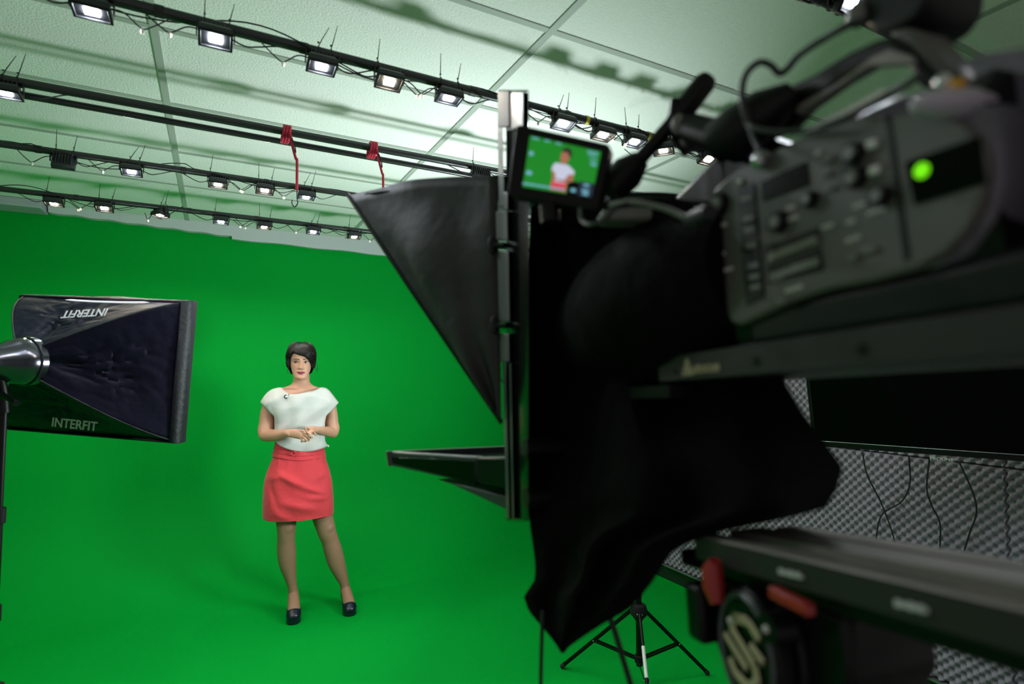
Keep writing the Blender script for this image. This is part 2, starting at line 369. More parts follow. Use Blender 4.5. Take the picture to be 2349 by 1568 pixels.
# ------------------------------------------------------------------ softboxes
def softbox(TL, TR, BR, BL, apex, axis, ring_r, label, lit='diff'):
    TL, TR, BR, BL, apex = map(V, (TL, TR, BR, BL, apex)); ctr = (TL+TR+BR+BL)/4; n = V(axis).normalized()
    t = thing('softbox', apex, label, 'softbox', 'softboxes on stands')
    ex = (TR-TL).normalized(); ey = (TL-BL).normalized()
    corners = [TL, TR, BR, BL]; ringp = []
    for c in corners:
        d = (c-ctr); d = (ex*(1 if d.dot(ex) > 0 else -1)+ey*(1 if d.dot(ey) > 0 else -1)).normalized(); ringp.append(apex + d*ring_r)
    def panel(i, j, nameit='side_panel'):
        b = MB(); A, B, P, Q = ringp[i], ringp[j], corners[i], corners[j]; rows = []; N = 40
        inn = (ctr+apex)/2
        for u in range(N+1):
            a = u/N; row = []
            for v in range(N+1):
                q = v/N; rib0 = A.lerp(P, a); rib1 = B.lerp(Q, a)
                out = (((P+Q)/2-ctr).normalized())*(.045*sin(pi*a))    # ribs bow outwards
                d0 = (P-ctr).normalized()*.05*sin(pi*a); d1 = (Q-ctr).normalized()*.05*sin(pi*a)
                pnt = (rib0+d0).lerp(rib1+d1, q)
                pnt += ((inn-pnt).normalized())*(.030*sin(pi*q)*sin(pi*min(1, a*1.1)) + .012*noise.noise(V((a*5+i*9, q*4, 1.3)))*sin(pi*q) + .011*(1-abs(noise.noise(V((a*7+q*5+i*9, q*9-a*3, 3.3))))*5 if abs(noise.noise(V((a*7+q*5+i*9, q*9-a*3, 3.3)))) < .2 else 0)*sin(pi*q)*sin(pi*min(1, a)))
                row.append(pnt)
            rows.append(row)
        b.grid(rows); return b.build(nameit, 'sbfab', t, solid=.002)
    P_ = [panel(0, 1), panel(1, 2), panel(2, 3), panel(3, 0)]
    # rim band and diffuser
    b = MB(); oo = [c + (c-ctr).normalized()*.002 for c in corners]
    dn = n*.03
    b.loft([[c-n*.035-(c-ctr)*.03 for c in oo], [c-n*.01 for c in oo], [c+dn for c in oo]], cap=False); b.build('rim', 'sbtrim', t, solid=.003)
    b = MB(); b._f([b.bm.verts.new(c+dn*.9) for c in corners]); b.build('diffuser', lit, t)
    b = MB(); b.tube([apex+(n*-.012), apex+n*.012], ring_r*1.02, 28); b.build('speed_ring', 'chrome', t, bevel=.003)
    for i in range(4): MB().tube([ringp[i].lerp(corners[i], a) + (corners[i]-ctr).normalized()*.05*sin(pi*a) for a in [k/10 for k in range(11)]], .003, 6).build('rib', 'sbtrim', t)
    return t, ringp, corners, n, ex, ey
c = dict(TL=dp(62, 676, 2.27), TR=dp(438, 690, 2.10), BR=dp(410, 1015, 2.10), BL=dp(28, 984, 2.27))
ctr = (c['TL']+c['TR']+c['BR']+c['BL'])/4
nrm = (c['TR']-c['TL']).cross(c['TL']-c['BL']).normalized()
if nrm.dot(FWD) < 0: nrm = -nrm
apx = dp(62, 828, 1.86)
sb, rp_, cr_, n_, ex_, ey_ = softbox(c['TL'], c['TR'], c['BR'], c['BL'], apx, nrm, .080, 'black fabric softbox with white lettering on the stand at the left edge')
# lamp head behind the ring
b = MB(); b.tube([apx-n_*q for q in (0, .02, .05, .09, .13)], [.072, .078, .070, .052, .050], 28); b.build('reflector_cup', 'chrome', sb)
b = MB(); b.tube([apx-n_*q for q in (.12, .14, .22, .27, .28)], [.045, .055, .055, .045, .02], 24); lh = b.build('lamp_head', 'blk', sb)
b = MB(); b.box(apx-n_*.15+V((0, 0, -.07)), (.03, .03, .09)); b.cyl(apx-n_*.15+V((-.03, 0, -.09)), apx-n_*.15+V((.055, 0, -.09)), .012); b.build('tilt_bracket', 'blk', sb, bevel=.003)
# lettering on lower and upper faces, light along the top hem painted as a glowing tube
def on_panel(i, j, a, q):
    A, B, P, Q = rp_[i], rp_[j], cr_[i], cr_[j]; return (A.lerp(P, a)).lerp(B.lerp(Q, a), q)
lo = dp(117, 977, 2.045); text('INTERFIT', 'lettering', .046, 'print_g', sb, lo, dp(221, 988, 2.02)-lo, V((-.1, .1, 1)), .001, .0008)
up_ = dp(250, 707, 2.00); text('INTERFIT', 'lettering', .044, 'print_w', sb, up_, dp(150, 713, 2.02)-up_, dp(162, 728, 1.975)-dp(160, 705, 2.00), .001, .0006)
b = MB(); b.tube(spl([dp(150, 687, 2.10), dp(215, 691, 2.07), dp(280, 693, 2.045), dp(342, 693, 2.03)], 5), [.001]+[.006]*14+[.001], 8, flat=.5); b.build('hem_glow', 'hem', sb)
# left stand: pole directly under the lamp head
PS = dp(5, 1000, 1.80); SX, SY = PS.x, PS.y; ST = dp(5, 925, 1.80).z
b = MB(); b.tube(spl([apx-n_*.10, dp(2, 890, 1.80), V((SX, SY, ST-.03))], 5), .018, 10); b.tube([dp(2, 905, 1.78), dp(22, 915, 1.76), dp(38, 925, 1.75)], [.012, .008, .010], 10); b.build('stand_adapter', 'blk', sb)
def light_stand(X, Y, top, rot, label, legr=.5, hub=.62, sticker=False):
    t = thing('light_stand', (X, Y, 0), label, 'stand', 'light stands')
    b = MB(); b.cyl((X, Y, .14), (X, Y, hub+.25), .0145, seg=18); b.cyl((X, Y, hub+.25), (X, Y, top-.35), .0125, seg=18); b.cyl((X, Y, top-.35), (X, Y, top), .0105, seg=18); b.build('pole', 'blk', t)
    for z in (hub+.25, top-.35):
        b = MB(); b.cyl((X, Y, z-.03), (X, Y, z+.02), .019); b.cyl((X, Y, z), (X-.035*cos(rot), Y-.035*sin(rot), z), .006); b.ball((X-.042*cos(rot), Y-.042*sin(rot), z), .011, 8); b.build('collar', 'bezel', t, bevel=.002)
    b = MB(); b.loft([[V((X+r_*cos(a), Y+r_*sin(a), z)) for a in [2*pi*k/24 for k in range(24)]] for r_, z in ((.018, hub+.028), (.034, hub+.022), (.040, hub+.005), (.040, hub-.022), (.024, hub-.04), (.018, hub-.05))]); b.build('hub', 'bezel', t)
    b = MB(); b.cyl((X, Y, .155), (X, Y, .19), .022); b.build('brace_collar', 'bezel', t, bevel=.002)
    for k in range(3):
        a = rot+2*pi*k/3; d = V((cos(a), sin(a), 0)); s = V((-sin(a), cos(a), 0)); O = V((X, Y, 0))
        p0 = O+d*.036+V((0, 0, hub-.01)); p1 = O+d*legr+V((0, 0, .012))
        b = MB(); b.tube([p0, p1], [(.0095, .0075)]*2, 8, ref=s); lg = b.build('leg', 'blk', t)
        b = MB(); b.tube([p1+(p0-p1)*.04, p1+(p1-p0)*.005], .012, 10); b.build('rubber_foot', 'bootr', lg)
        m_ = p0.lerp(p1, .52); q = O+d*.02+V((0, 0, .172)); 
        for sg in (-1, 1): MB().tube([m_+s*.009*sg, q+s*.009*sg], [(.006, .002)]*2, 6, ref=s).build('brace', 'blk', t)
        for sg in (-1, 1):
            for w_ in (m_, p0): MB().ball(w_+s*.011*sg, .004, 6).build('rivet', 'metal', lg)
        if sticker and k == sticker-1:
            a0, a1 = p0.lerp(p1, .26), p0.lerp(p1, .50); b = MB(); b.tube([a0, a1], [(.0102, .0082)]*2, 8, ref=s); b.build('sticker', 'print_w', lg)
    return t
light_stand(SX, SY, ST, .4, 'black light stand at the left edge holding the near softbox', .5, .55)
# right stand; its unseen softbox is added to light the ceiling and presenter
rs = on_axis(1467, 1560, 2, .07); rs = V((rs.x, rs.y, 0))
da = atan2(-rs.y, -rs.x)
light_stand(rs.x, rs.y, 1.12, da+.13, 'black tripod light stand on the green floor below the drape', .43, .405, 1)
az0 = V((-.8, .6, 0)).normalized(); side = V((az0.y, -az0.x, 0)); az = (az0*cos(radians(33))+V((0, 0, sin(radians(33))))).normalized(); upq = side.cross(az); cz = 1.22
q = V((rs.x, rs.y, cz)) + az*.22 ; hw, hh = .19, .19
softbox(q-side*hw+upq*hh, q+side*hw+upq*hh, q+side*hw-upq*hh, q-side*hw-upq*hh, V((rs.x, rs.y, cz)), az, .05, 'small black softbox added on the tripod stand, unseen behind the black drape', 'diff_added')

# ------------------------------------------------------------------ television on the right wall
def vdir(x, y): return ray(x, y).normalized()
hx = vdir(-520, 845)*-1                    # from left to right along the screen
vy = vdir(2315, 5194)*-1                   # up the screen
vy = (vy - hx*vy.dot(hx)).normalized(); nn = hx.cross(vy)
if nn.dot(FWD) > 0: nn = -nn               # towards the viewer
r0 = ray(1866, 1020); P = CAM + r0*(2.40/r0.x)
TW, TH = 1.12, .64
t = thing('television', P + hx*TW/2, 'flat black television tilted down on the foam-covered right wall', 'television')
def tv(u, v, n=0): return P + hx*u + vy*v + nn*n
b = MB(); b.loft([[tv(0, 0, k), tv(TW, 0, k), tv(TW, TH, k), tv(0, TH, k)] for k in (-.03, 0)]); b.loft([[tv(.12, .08, k), tv(TW-.12, .08, k), tv(TW-.12, TH-.1, k), tv(.12, TH-.1, k)] for k in (-.06, -.03)]); b.build('casing', 'blk', t, bevel=.004)
b = MB()
for u0, u1, v0, v1 in ((0, TW, 0, .026), (0, TW, TH-.014, TH), (0, .014, .026, TH-.014), (TW-.014, TW, .026, TH-.014)):
    b.loft([[tv(u0, v0, k), tv(u1, v0, k), tv(u1, v1, k), tv(u0, v1, k)] for k in (0, .008)])
b.build('bezel', 'tvbez', t, flat=True)
MB().loft([[tv(.014, .026, k), tv(TW-.014, .026, k), tv(TW-.014, TH-.014, k), tv(.014, TH-.014, k)] for k in (.0, .003)]).build('screen', 'tvscr', t, flat=True)
b = MB(); b.tube([tv(.01, .0275, .0085), tv(TW-.01, .0275, .0085)], .0012, 6); b.build('bezel_edge', 'metal', t)
r1 = ray(2133, 1051); k_ = (P-CAM).dot(nn)/r1.dot(nn); text('PROLINE', 'lettering', .019, 'print_w', t, CAM+r1*k_+nn*.009, hx, vy, .0006, .0004)
b = MB(); A = tv(.45, .28, -.06); W = V((XR-.05, A.y, A.z-.03)); b.tube([A, W], .02, 8); b.box(W, (.03, .12, .2)); b.build('wall_bracket', 'blk', t)
tvc = [((1978, 1036), (1990, 1090), (2020, 1150), (2045, 1215), (2056, 1262)), ((2085, 1046), (2087, 1110), (2068, 1150), (2025, 1178), (2012, 1218), (2010, 1262)),
       ((2132, 1050), (2126, 1120), (2138, 1160), (2156, 1200), (2156, 1262)), ((2200, 1058), (2232, 1130), (2240, 1175), (2225, 1220), (2212, 1262))]
for i, pts in enumerate(tvc):
    pp = [tv(.0, .02, -.05)]; pp = []
    for j, (x, y) in enumerate(pts): pp.append(on_axis(x, y, 0, (2.62, 2.80, 2.90, 2.93, 2.945, 2.95)[j]))
    tag(MB().tube(spl(pp, 7), .0035, 7).build('television_cable', 'cable'), 'black cable hanging below the television, %s of four' % ('leftmost', 'second from the left, curving left', 'third from the left', 'rightmost, bowing right')[i], 'cable', 'cables below the television')

# ------------------------------------------------------------------ the filming rig in the foreground
F3 = vdir(755, 934); R3 = F3.cross(V((0, 0, 1))).normalized(); U3 = R3.cross(F3)      # forward, right, up of the camera rig
def rg(f, r, u): return CAM + F3*f + R3*r + U3*u
def rp(x, y, r): q = ray(x, y); return CAM + q*(r/q.dot(R3))                             # pixel on the plane r to the right
def rf(x, y, r): p = rp(x, y, r)-CAM; return (p.dot(F3), p.dot(U3))
RB = .36
# tripod: sliding plate, head, legs
F4 = vdir(805, 1047); R4 = R3.copy(); R4 = (R4-F4*R4.dot(F4)).normalized(); U4 = R4.cross(F4)
def pl4(x, y, r): q = ray(x, y); return CAM + q*(r/q.dot(R4))
def co4(p): p = p-CAM; return p.dot(F4), p.dot(R4), p.dot(U4)
def g4(f, r, u): return CAM + F4*f + R4*r + U4*u
f_, r_, u1_ = co4(pl4(2120, 1345, .36)); _, _, u0_ = co4(pl4(2120, 1432, .36)); fl = .78
hub = rp(1765, 1500, .43)
tri = thing('tripod', (hub.x, hub.y, 0), 'black camera tripod with long sliding plate and round fluid head, right foreground', 'tripod')
b = MB(); b.loft([[g4(f, .36, u0_), g4(f, .36, u1_-.002), g4(f, .362, u1_), g4(f, .385, u1_), g4(f, .386, u1_-.004), g4(f, .402, u1_-.004), g4(f, .403, u1_+.002), g4(f, .445, u1_+.002), g4(f, .446, u1_-.004), g4(f, .462, u1_-.004), g4(f, .463, u1_), g4(f, .49, u1_), g4(f, .49, u0_)] for f in (fl-.22, .02)]); b.build('sliding_plate', 'rail', tri)
b = MB(); b.loft([[g4(f, .3585, u0_), g4(f, .3585, u1_-.0015), g4(f, .3602, u1_-.0015), g4(f, .3602, u0_)] for f in (fl-.218, .03)]); b.build('plate_side_shade', 'siderail', tri); b = MB(); b.loft([[g4(f, .374, u0_-.018), g4(f, .374, u0_), g4(f, .476, u0_), g4(f, .476, u0_-.018)] for f in (fl-.16, .12)]); b.build('plate_clamp', 'blk', tri, bevel=.003)  # dark strip paints the shade on the plate's unlit side; clamp below it
for x, y, w_ in ((1811, 1314, 46), (2086, 1389, 62)):     # short pale scale marks on the plate's side
    b = MB()
    for k, (dx, hgt) in enumerate(((-.42, 20), (-.2, 12), (.05, 22), (.3, 14), (.45, 20))):
        p = pl4(x+dx*w_, y+dx*w_*.23, .3575); b.box(p, (.003, .0035, .0045*hgt/20)) ; p2 = pl4(x+dx*w_+w_*.12, y+dx*w_*.23+3, .3575); b.box(p2, (.0045, .005, .0022))
    b.build('scale_mark', 'print_g', tri)
hc = rp(1712, 1492, .375); hax = (R3*.98 - F3*.12).normalized()
hu = U3; hf = hax.cross(hu).normalized()
def disc(mb, c, rx, ry, e0, e1, seg=32): mb.loft([[c + hf*rx*cos(q) + hu*ry*sin(q) + hax*e for q in [2*pi*k/seg for k in range(seg)]] for e in (e0, e1)])
b = MB(); disc(b, hc, .046, .058, 0, .02); disc(b, hc, .052, .064, .02, .10); b.build('head_drum', 'blk', tri, bevel=.004)
b = MB()
for k in range(40):
    pass
rr = [[hc + hf*(R_*cos(q)) + hu*(R_*1.22*sin(q)) + hax*e for R_, e in ((.038, -.001), (.041, -.004), (.044, -.001), (.041, .001))] for q in [2*pi*k/36 for k in range(37)]]
b.grid(rr, closed=True); b.build('drum_ring', 'teal', tri)
def stroke(mb, pts, wd, base, th=.0015):
    for p, q in zip(pts, pts[1:]):
        A = base + hf*p[0] + hu*p[1] - hax*.003; B = base + hf*q[0] + hu*q[1] - hax*.003
        mb.tube([A, B], [(wd, th)]*2, 8, ref=hax)
# S-shaped emblem on the drum
b = MB(); sgn = 1 if (RGT.dot(hf) > 0) else -1
S_ = [(.026, .020), (.010, .030), (-.012, .026), (-.018, .014), (-.002, .004), (.016, -.006), (.020, -.018), (.006, -.030), (-.016, -.026), (-.024, -.016)]
stroke(b, [(-sgn*-x*1.0, y) for x, y in S_], .0048, hc)
stroke(b, [(sgn*-.030, .004), (sgn*-.012, -.006), (sgn*.004, -.014)], .004, hc); stroke(b, [(sgn*.030, .002), (sgn*.012, .010)], .004, hc)
b.build('emblem', 'gold', tri)
b = MB()
top = u0_-.016; fc = co4(hc)[0]
b.loft([[g4(f, .38, top), g4(f, .47, top), g4(f, .47, top-z), g4(f, .38, top-z)] for f, z in ((fc-.10, .05), (fc-.05, .13), (fc+.06, .13), (fc+.095, .05))]); b.build('head_body', 'blk', tri, bevel=.008)
c2 = hc+V((0, 0, -.07)); b = MB(); b.tube([c2+R3*.06+V((0, 0, .06)), c2+R3*.06+V((0, 0, -.02)), c2+R3*.06+V((0, 0, -.08))], [.06, .062, .045], 28); b.build('bowl', 'blk', tri)
b = MB(); e = rp(1590, 1408, .37); b.loft([[e+F3*a+U3*z+R3*r for a, z in ((-.014, -.028), (.014, -.028), (.016, .03), (-.012, .03))] for r in (0, .05)]); b.build('friction_knob', 'blk', tri, bevel=.006)
e = rp(1650, 1342, .365); b = MB(); b.tube([e+U3*.022+F3*.004, e+U3*.012+F3*.009, e-U3*.004+F3*.009, e-U3*.018+F3*.004], [(.005, .007), (.011, .010), (.012, .010), (.006, .007)], 12, ref=R3); b.build('release_lever', 'redpl', tri)
e = rp(1806, 1382, .364); b = MB(); b.loft([[e+F3*a+U3*z+R3*r for a, z in ((-.020, -.0055), (.022, -.003), (.022, .0075), (-.020, .005))] for r in (0, .01)]); b.build('safety_catch', 'redpl', tri, bevel=.002)
e = rp(1758, 1442, .36); b = MB(); b.tube([e, e+R3*.02], [.012, .016], 18); k1 = b.build('drag_dial', 'blk', tri); b = MB(); b.ball(e, .0035, 8); b.build('dial_mark', 'mark', k1)
e = rp(1676, 1422, .366); b = MB(); b.ball(e, .0032, 8); b.build('bubble_level', 'mark', tri)
foot0 = V((hub.x, hub.y, 0)) + R3*.05; topc = c2+R3*.06+V((0, 0, -.07))
for k in range(3):
    a = radians(35+120*k); d = (F3*cos(a)+R3*sin(a)); d.z = 0; d.normalize(); s = d.cross(V((0, 0, 1)))
    p0 = topc+d*.05; p1 = V((topc.x, topc.y, 0))+d*.52+V((0, 0, .02)); b = MB()
    for sg in (-1, 1): b.tube([p0+s*.03*sg, p0.lerp(p1, .55)+s*.018*sg], .010, 10)
    b.tube([p0.lerp(p1, .45), p1], .011, 10); b.box(p0.lerp(p1, .55), (.035, .035, .04)); lg = b.build('leg', 'blk', tri)
    b = MB(); b.ball(p1+V((0, 0, 0)), (.022, .022, .02), 10); b.build('rubber_foot', 'bootr', lg)

# prompter: side rail, upright post with clamps, hood, tray, cross pieces
pr = thing('teleprompter', rg(.85, RB, -.3), 'black teleprompter with flared fabric hood, upright post, lower screen tray and lettered side rail', 'teleprompter')
f0, ub = .564, .022; ut = .0495
b = MB(); b.loft([[rg(f, RB, ub), rg(f, RB, ut), rg(f, RB+.004, ut), rg(f, RB+.012, ut-.001), rg(f, RB+.012, ub)] for f in (f0, .02)]); sr = b.build('side_rail', 'siderail', pr, bevel=.001)
b = MB(); b.loft([[rg(f, RB+.012, ub), rg(f, RB+.14, ub), rg(f, RB+.14, ub+.008), rg(f, RB+.012, ub+.008)] for f in (f0-.02, .03)]); b.build('base_plate', 'blk', pr)
b = MB(); b.loft([[rg(f, RB+.14, ub), rg(f, RB+.14, ut), rg(f, RB+.152, ut), rg(f, RB+.152, ub)] for f in (f0, .02)]); b.build('side_rail', 'rail', pr)
for x, y, q in ((1548, 852, .0035), (1733, 829, .0045), (1976, 801, .0042)):
    e = rp(x, y, RB-.0008); b = MB(); b.tube([e, e+R3*.004], q, 16); b.build('bolt', 'blk', sr)
# lettering on the rail: large triangular first letter, then small letters
e = rp(1567, 862, RB-.001); e2 = rp(1700, 842, RB-.001); uu = U3
b = MB()
def tri_stroke(mb, base, pts, wd):
    for p, q in zip(pts, pts[1:]): mb.tube([base-F3*p[0]+U3*p[1], base-F3*q[0]+U3*q[1]], [(wd, .0006)]*2, 6, ref=R3)
tri_stroke(b, e, [(0, 0), (.008, .0175), (.016, 0)], .0017); tri_stroke(b, e, [(.006, .0), (.0085, .009), (.011, 0.0)], .0017); b.build('lettering', 'gold', sr)
text('utocue', 'lettering', .0155, 'gold', sr, e-F3*.0165+U3*.002, -F3, U3, .0006, .0003)
# upright
RP = .27
def pp(x, y, d=0): return rp(x, y, RP+d)
def bar(name, m, xl, xr, yt, yb, parent, d0=0, d1=.04, skew=.05, bevel=.002, yref=None):
    b = MB(); pts = [(xl, yt), (xr, yt), (xr+(yb-yt)*skew, yb), (xl+(yb-yt)*skew, yb)]
    b.loft([[pp(x, y, d) for x, y in pts] for d in (d0, d1)]); return b.build(name, m, parent, bevel=bevel)
po = bar('post', 'blkgloss', 1161, 1213, 206, 1196, pr, .004, .05, 0, .003)
bar('post_cap', 'lilac', 1142, 1168, 206, 292, pr, -.003, .045, .0); bar('post_cap', 'teal', 1173, 1200, 210, 296, pr, -.004, .045, .0)
bar('post_slot', 'blk', 1160, 1180, 208, 300, pr, .001, .03, 0)
bar('clamp_strip', 'greyalu', 1141, 1153, 290, 475, pr, -.002, .02, .02); bar('clamp_strip', 'greyalu', 1156, 1164, 440, 482, pr, -.003, .02, .02)
bar('clamp_strip', 'greyalu', 1137, 1163, 484, 552, pr, -.003, .02, .03); bar('clamp_strip', 'greyalu', 1141, 1166, 576, 738, pr, -.003, .02, .02); bar('clamp_strip', 'greyalu', 1147, 1167, 764, 830, pr, -.003, .02, .02)
bar('channel', 'teal', 1153, 1160, 830, 1190, pr, -.001, .012, .025); bar('channel', 'teal', 1168, 1172, 832, 1190, pr, -.001, .012, .02)
for x, y in ((1128, 562), (1133, 746)):
    A = pp(x, y, -.012); Bq = pp(x+30, y, .004); b = MB(); b.tube([A, Bq], .005, 10); k1 = b.build('clamp_screw', 'blk', pr)
    b = MB(); b.ball(A, (.007, .007, .0165), 14); b.build('knob', 'lilac', k1)
# far upright and cross bars (mostly behind the drape)
b = MB(); A0, A1 = pp(1184, 205, 0), pp(1207, 1190, 0); D = R3*.42
b.loft([[A+D+F3*a+R3*c_ for a, c_ in ((-.02, 0), (.02, 0), (.02, .04), (-.02, .04))] for A in (A0, A1)]); b.build('post', 'blkgloss', pr)
for z in (.03, .10): MB().tube([A1+U3*z, A1+D+U3*z], .014, 10).build('cross_bar', 'blk', pr)
b = MB(); b.loft([[rg(f, r, u) for r, u in ((RB+.0, ub-.004), (RB+.15, ub-.004), (RB+.15, ub-.018), (RB+.0, ub-.018))] for f in (f0-.02, .80)]); b.build('mount_arm', 'blk', pr)
# hood: four fabric panels flaring forward from the post frame
hb = [pp(1140, 402), pp(1150, 968)]; tip = dp(797, 450, 1.24)
tr_, br_ = hb; trR, brR = tr_+R3*.44, br_+R3*.44
tipR = tip+R3*.60-U3*.0
def sheet(A, Bq, C, D_, name, bulge, N=20, topcurve=0, m='hoodf'):
    b = MB(); rows = []; n_ = ((Bq-A).cross(D_-A)).normalized()
    for i in range(N+1):
        row = []
        for j in range(N+1):
            s, t_ = i/N, j/N; p = (A.lerp(Bq, s)).lerp(D_.lerp(C, s), t_)
            p += n_*(bulge*sin(pi*s)*sin(pi*t_) + .012*noise.noise(V((s*3.2, t_*4.1, 2)))*sin(pi*s) + .006*sin(9*s+3*t_)*sin(pi*s))
            p += U3*topcurve*sin(pi*s)*(1-t_)
            row.append(p)
        rows.append(row)
    b.grid(rows); return b.build(name, m, pr, solid=.0025)
sheet(tip, tr_, br_, br_+(tip-br_)*.03, 'hood_side', -.015, topcurve=.0+.012)
sheet(tipR, trR, brR, brR+(tipR-brR)*.03, 'hood_side', .015)
sheet(tip, tipR, trR, tr_, 'hood_top', .02)
MB().tube([tip+U3*.004, tip.lerp(br_, .5)-F3*.0, br_], [(.006, .0035)]*3, 8, ref=R3).build('hood_edge', 'blk', pr); MB().tube([tipR, brR], .005, 8).build('hood_edge', 'blk', pr); MB().tube([tip, tipR], .005, 8).build('hood_edge', 'blk', pr)
# beam splitter glass inside the hood
b = MB(); q0, q1 = tip.lerp(br_, .18)+R3*.04, br_+R3*.03+U3*.03
M['glass'] = mat('prompter_glass', (.8, .85, .85), .02, emit=None); M['glass'].node_tree.nodes['Principled BSDF'].inputs['Transmission Weight'].default_value = 1
b.loft([[q0+U3*z, q0+R3*.38+U3*z, q1+R3*.38+U3*z, q1+U3*z] for z in (0, .003)]); b.build('mirror_glass', 'glass', pr, flat=True)
# lower tray holding the prompter screen
T1 = dp(885, 1034, 1.18); T1b = dp(890, 1067, 1.18); T2 = dp(1092, 1047, 1.02); T2b = dp(1092, 1112, 1.02); E_ = R3*.40
Tf = T1 + E_; 
b = MB(); b.loft([[T1, T2, T2b, T1b], [T1+R3*.02, T2+R3*.02, T2b+R3*.02, T1b+R3*.02]]); tr = b.build('tray', 'teal', pr, bevel=.004)
b = MB(); dwn = V((0, 0, -.006)); b.loft([[T1+dwn*2, T2+dwn, T2b, T1b+V((0, 0, .004))], [T1+dwn*2+E_, T2+dwn+E_, T2b+E_, T1b+E_+V((0, 0, .004))]]); b.build('prompter_screen', 'blkgloss', pr, bevel=.003)
b = MB(); b.loft([[T1+E_, T2+E_, T2b+E_, T1b+E_], [T1+E_+R3*.02, T2+E_+R3*.02, T2b+E_+R3*.02, T1b+E_+R3*.02]]); b.loft([[T1, T1+E_, T1b+E_, T1b], [p-F3*.015 for p in (T1, T1+E_, T1b+E_, T1b)]]); b.build('tray_lip', 'teal', pr)
b = MB(); G = dp(1092, 1048, 1.015); Gb = dp(1092, 1108, 1.015); H = dp(1165, 1048, .93); Hb = dp(1165, 1120, .93)
b.loft([[G, H, Hb, Gb], [p+R3*.05 for p in (G, H, Hb, Gb)]]); b.build('hinge_block', 'blk', pr, bevel=.004)
b = MB(); k0 = dp(1000, 1098, 1.10); k1_ = dp(1165, 1140, .95); b.loft([[k0, k1_, k1_+V((0, 0, -.022)), dp(1040, 1112, 1.06)], [p+R3*.12 for p in (k0, k1_, k1_+V((0, 0, -.022)), dp(1040, 1112, 1.06))]]); b.build('support_bracket', 'teal', pr, bevel=.003)

# black drape hung from the post back over the lens
bd = [(474, 1218, 1500), (500, 1216, 1560), (560, 1214, 1640), (650, 1212, 1690), (760, 1208, 1740), (860, 1206, 1790), (950, 1206, 1845), (1010, 1206, 1890), (1070, 1208, 1935), (1120, 1210, 1922), (1165, 1212, 1895), (1190, 1214, 1800), (1215, 1217, 1670), (1235, 1220, 1600), (1262, 1224, 1545), (1300, 1228, 1517), (1330, 1226, 1500), (1368, 1201, 1470), (1400, 1212, 1440), (1420, 1228, 1400), (1440, 1246, 1368), (1465, 1266, 1330), (1482, 1278, 1306), (1497, 1287, 1294)]
def rowat(y): return lerp_tab(bd, y)
rows = []; NY = 80; NX = 56
for i in range(NY+1):
    y = 474+(1497-474)*i/NY; L, R = rowat(y); row = []
    wide = min(1, (R-L)/300)
    def rr_(x): return .285+(.405-.285)*min(1, max(0, (x-1205)/560))**.8 + .03*max(0, min(1, (1150-y)/300))
    for k in range(NX):
        a = 2*pi*k/NX; s = (1-cos(a))/2; x = L+(R-L)*s
        fold = .010*sin(s*17+1.5*sin(y*.008)+y*.004) + .012*noise.noise(V((s*4, y*.006, 5))) 
        front = sin(a) >= 0
        rad = rr_(x) + (fold*sin(pi*min(1, s*1.02))*wide if front else (.05+.10*wide)*abs(sin(a))**.6)
        # keep the outline: pixels left/right fixed, sideways distance differs
        row.append(rp(x, y+ (0 if 474 < y < 1490 else 0), rad))
    rows.append(row)
b = MB(); b.loft(rows); dr = b.build('drape', 'fabric'); tag(dr, 'black cloth drape hanging between the prompter post and the camera, pointed at the bottom', 'cloth')
# cloth gathered over the lens and on top
rows = []
for i in range(15):
    q = i/14; p = rg(.80-.36*q, .405, .112+.02*q); R_ = .075+.03*sin(pi*q)-.01*q
    rows.append([p + R3*(R_*cos(a)*1.05) + U3*(R_*sin(a)*(1+.05*sin(5*a+q*7))) for a in [2*pi*k/28 for k in range(28)]])
tag(MB().loft(rows).build('lens_sleeve', 'fabric'), 'black cloth sleeve wrapped around the camera lens behind the small monitor', 'cloth')
b = MB(); pts = [(1240, 470), (1345, 462), (1440, 452), (1540, 452), (1600, 470), (1560, 520), (1400, 520), (1250, 520)]
nearp = [rp(x, y, .33+.0001*(x-1240)) for x, y in pts]; b.loft([nearp, [p+R3*.16+U3*.004 for p in nearp]]); tag(b.build('cloth_flap', 'fabric', bevel=.006), 'top edge of folded black cloth lying behind the small monitor', 'cloth')

# ------------------------------------------------------------------ camera body
M['dome'] = mat('pale_dome_highlight', (.42, .37, .45), .3)  # colour of the highlight painted on the dome
cm = thing('cinema_camera', rg(.3, .43, .05), 'large black shoulder cinema camera with grey control panel and top handle', 'video camera')
outline = [(1624, 560), (1628, 470), (1642, 430), (1690, 388), (1760, 352), (1850, 306), (1950, 268), (2040, 262), (2100, 249), (2157, 254), (2207, 276), (2243, 314), (2260, 352), (2264, 400), (2250, 470), (2218, 530), (2170, 580), (2100, 618), (2000, 646), (1900, 664), (1820, 690), (1750, 722), (1700, 745), (1676, 740), (1652, 680)]
pts = [rp(x, y, RB) for x, y in outline]
b = MB(); b.loft([pts, [p+R3*.014 for p in pts]]); pan = b.build('control_panel', 'cambody', cm, bevel=.003)
ff, bb = .46, .21
b = MB(); sect = [(.012, .062), (.012, .185), (.022, .198), (.10, .20), (.13, .19), (.14, .17), (.14, .05), (.10, .042), (.02, .042)]
b.loft([[rg(f, RB+r, u+ (du if u > .15 else 0)) for r, u in sect] for f, du in ((.445, -.002), (.30, 0), (.215, 0))]); b.build('body', 'camblk', cm)
b = MB(); b.loft([[rg(f, RB+.03+r*.85, max(.052, u*s+.03*(1-s))+ du) for r, u in sect] for f, du, s in ((.215, .005, 1), (.17, .010, 1), (.10, .012, 1.0), (.03, .002, .95), (-.02, -.02, .85))]); b.build('rear_shell', 'camblk', cm)
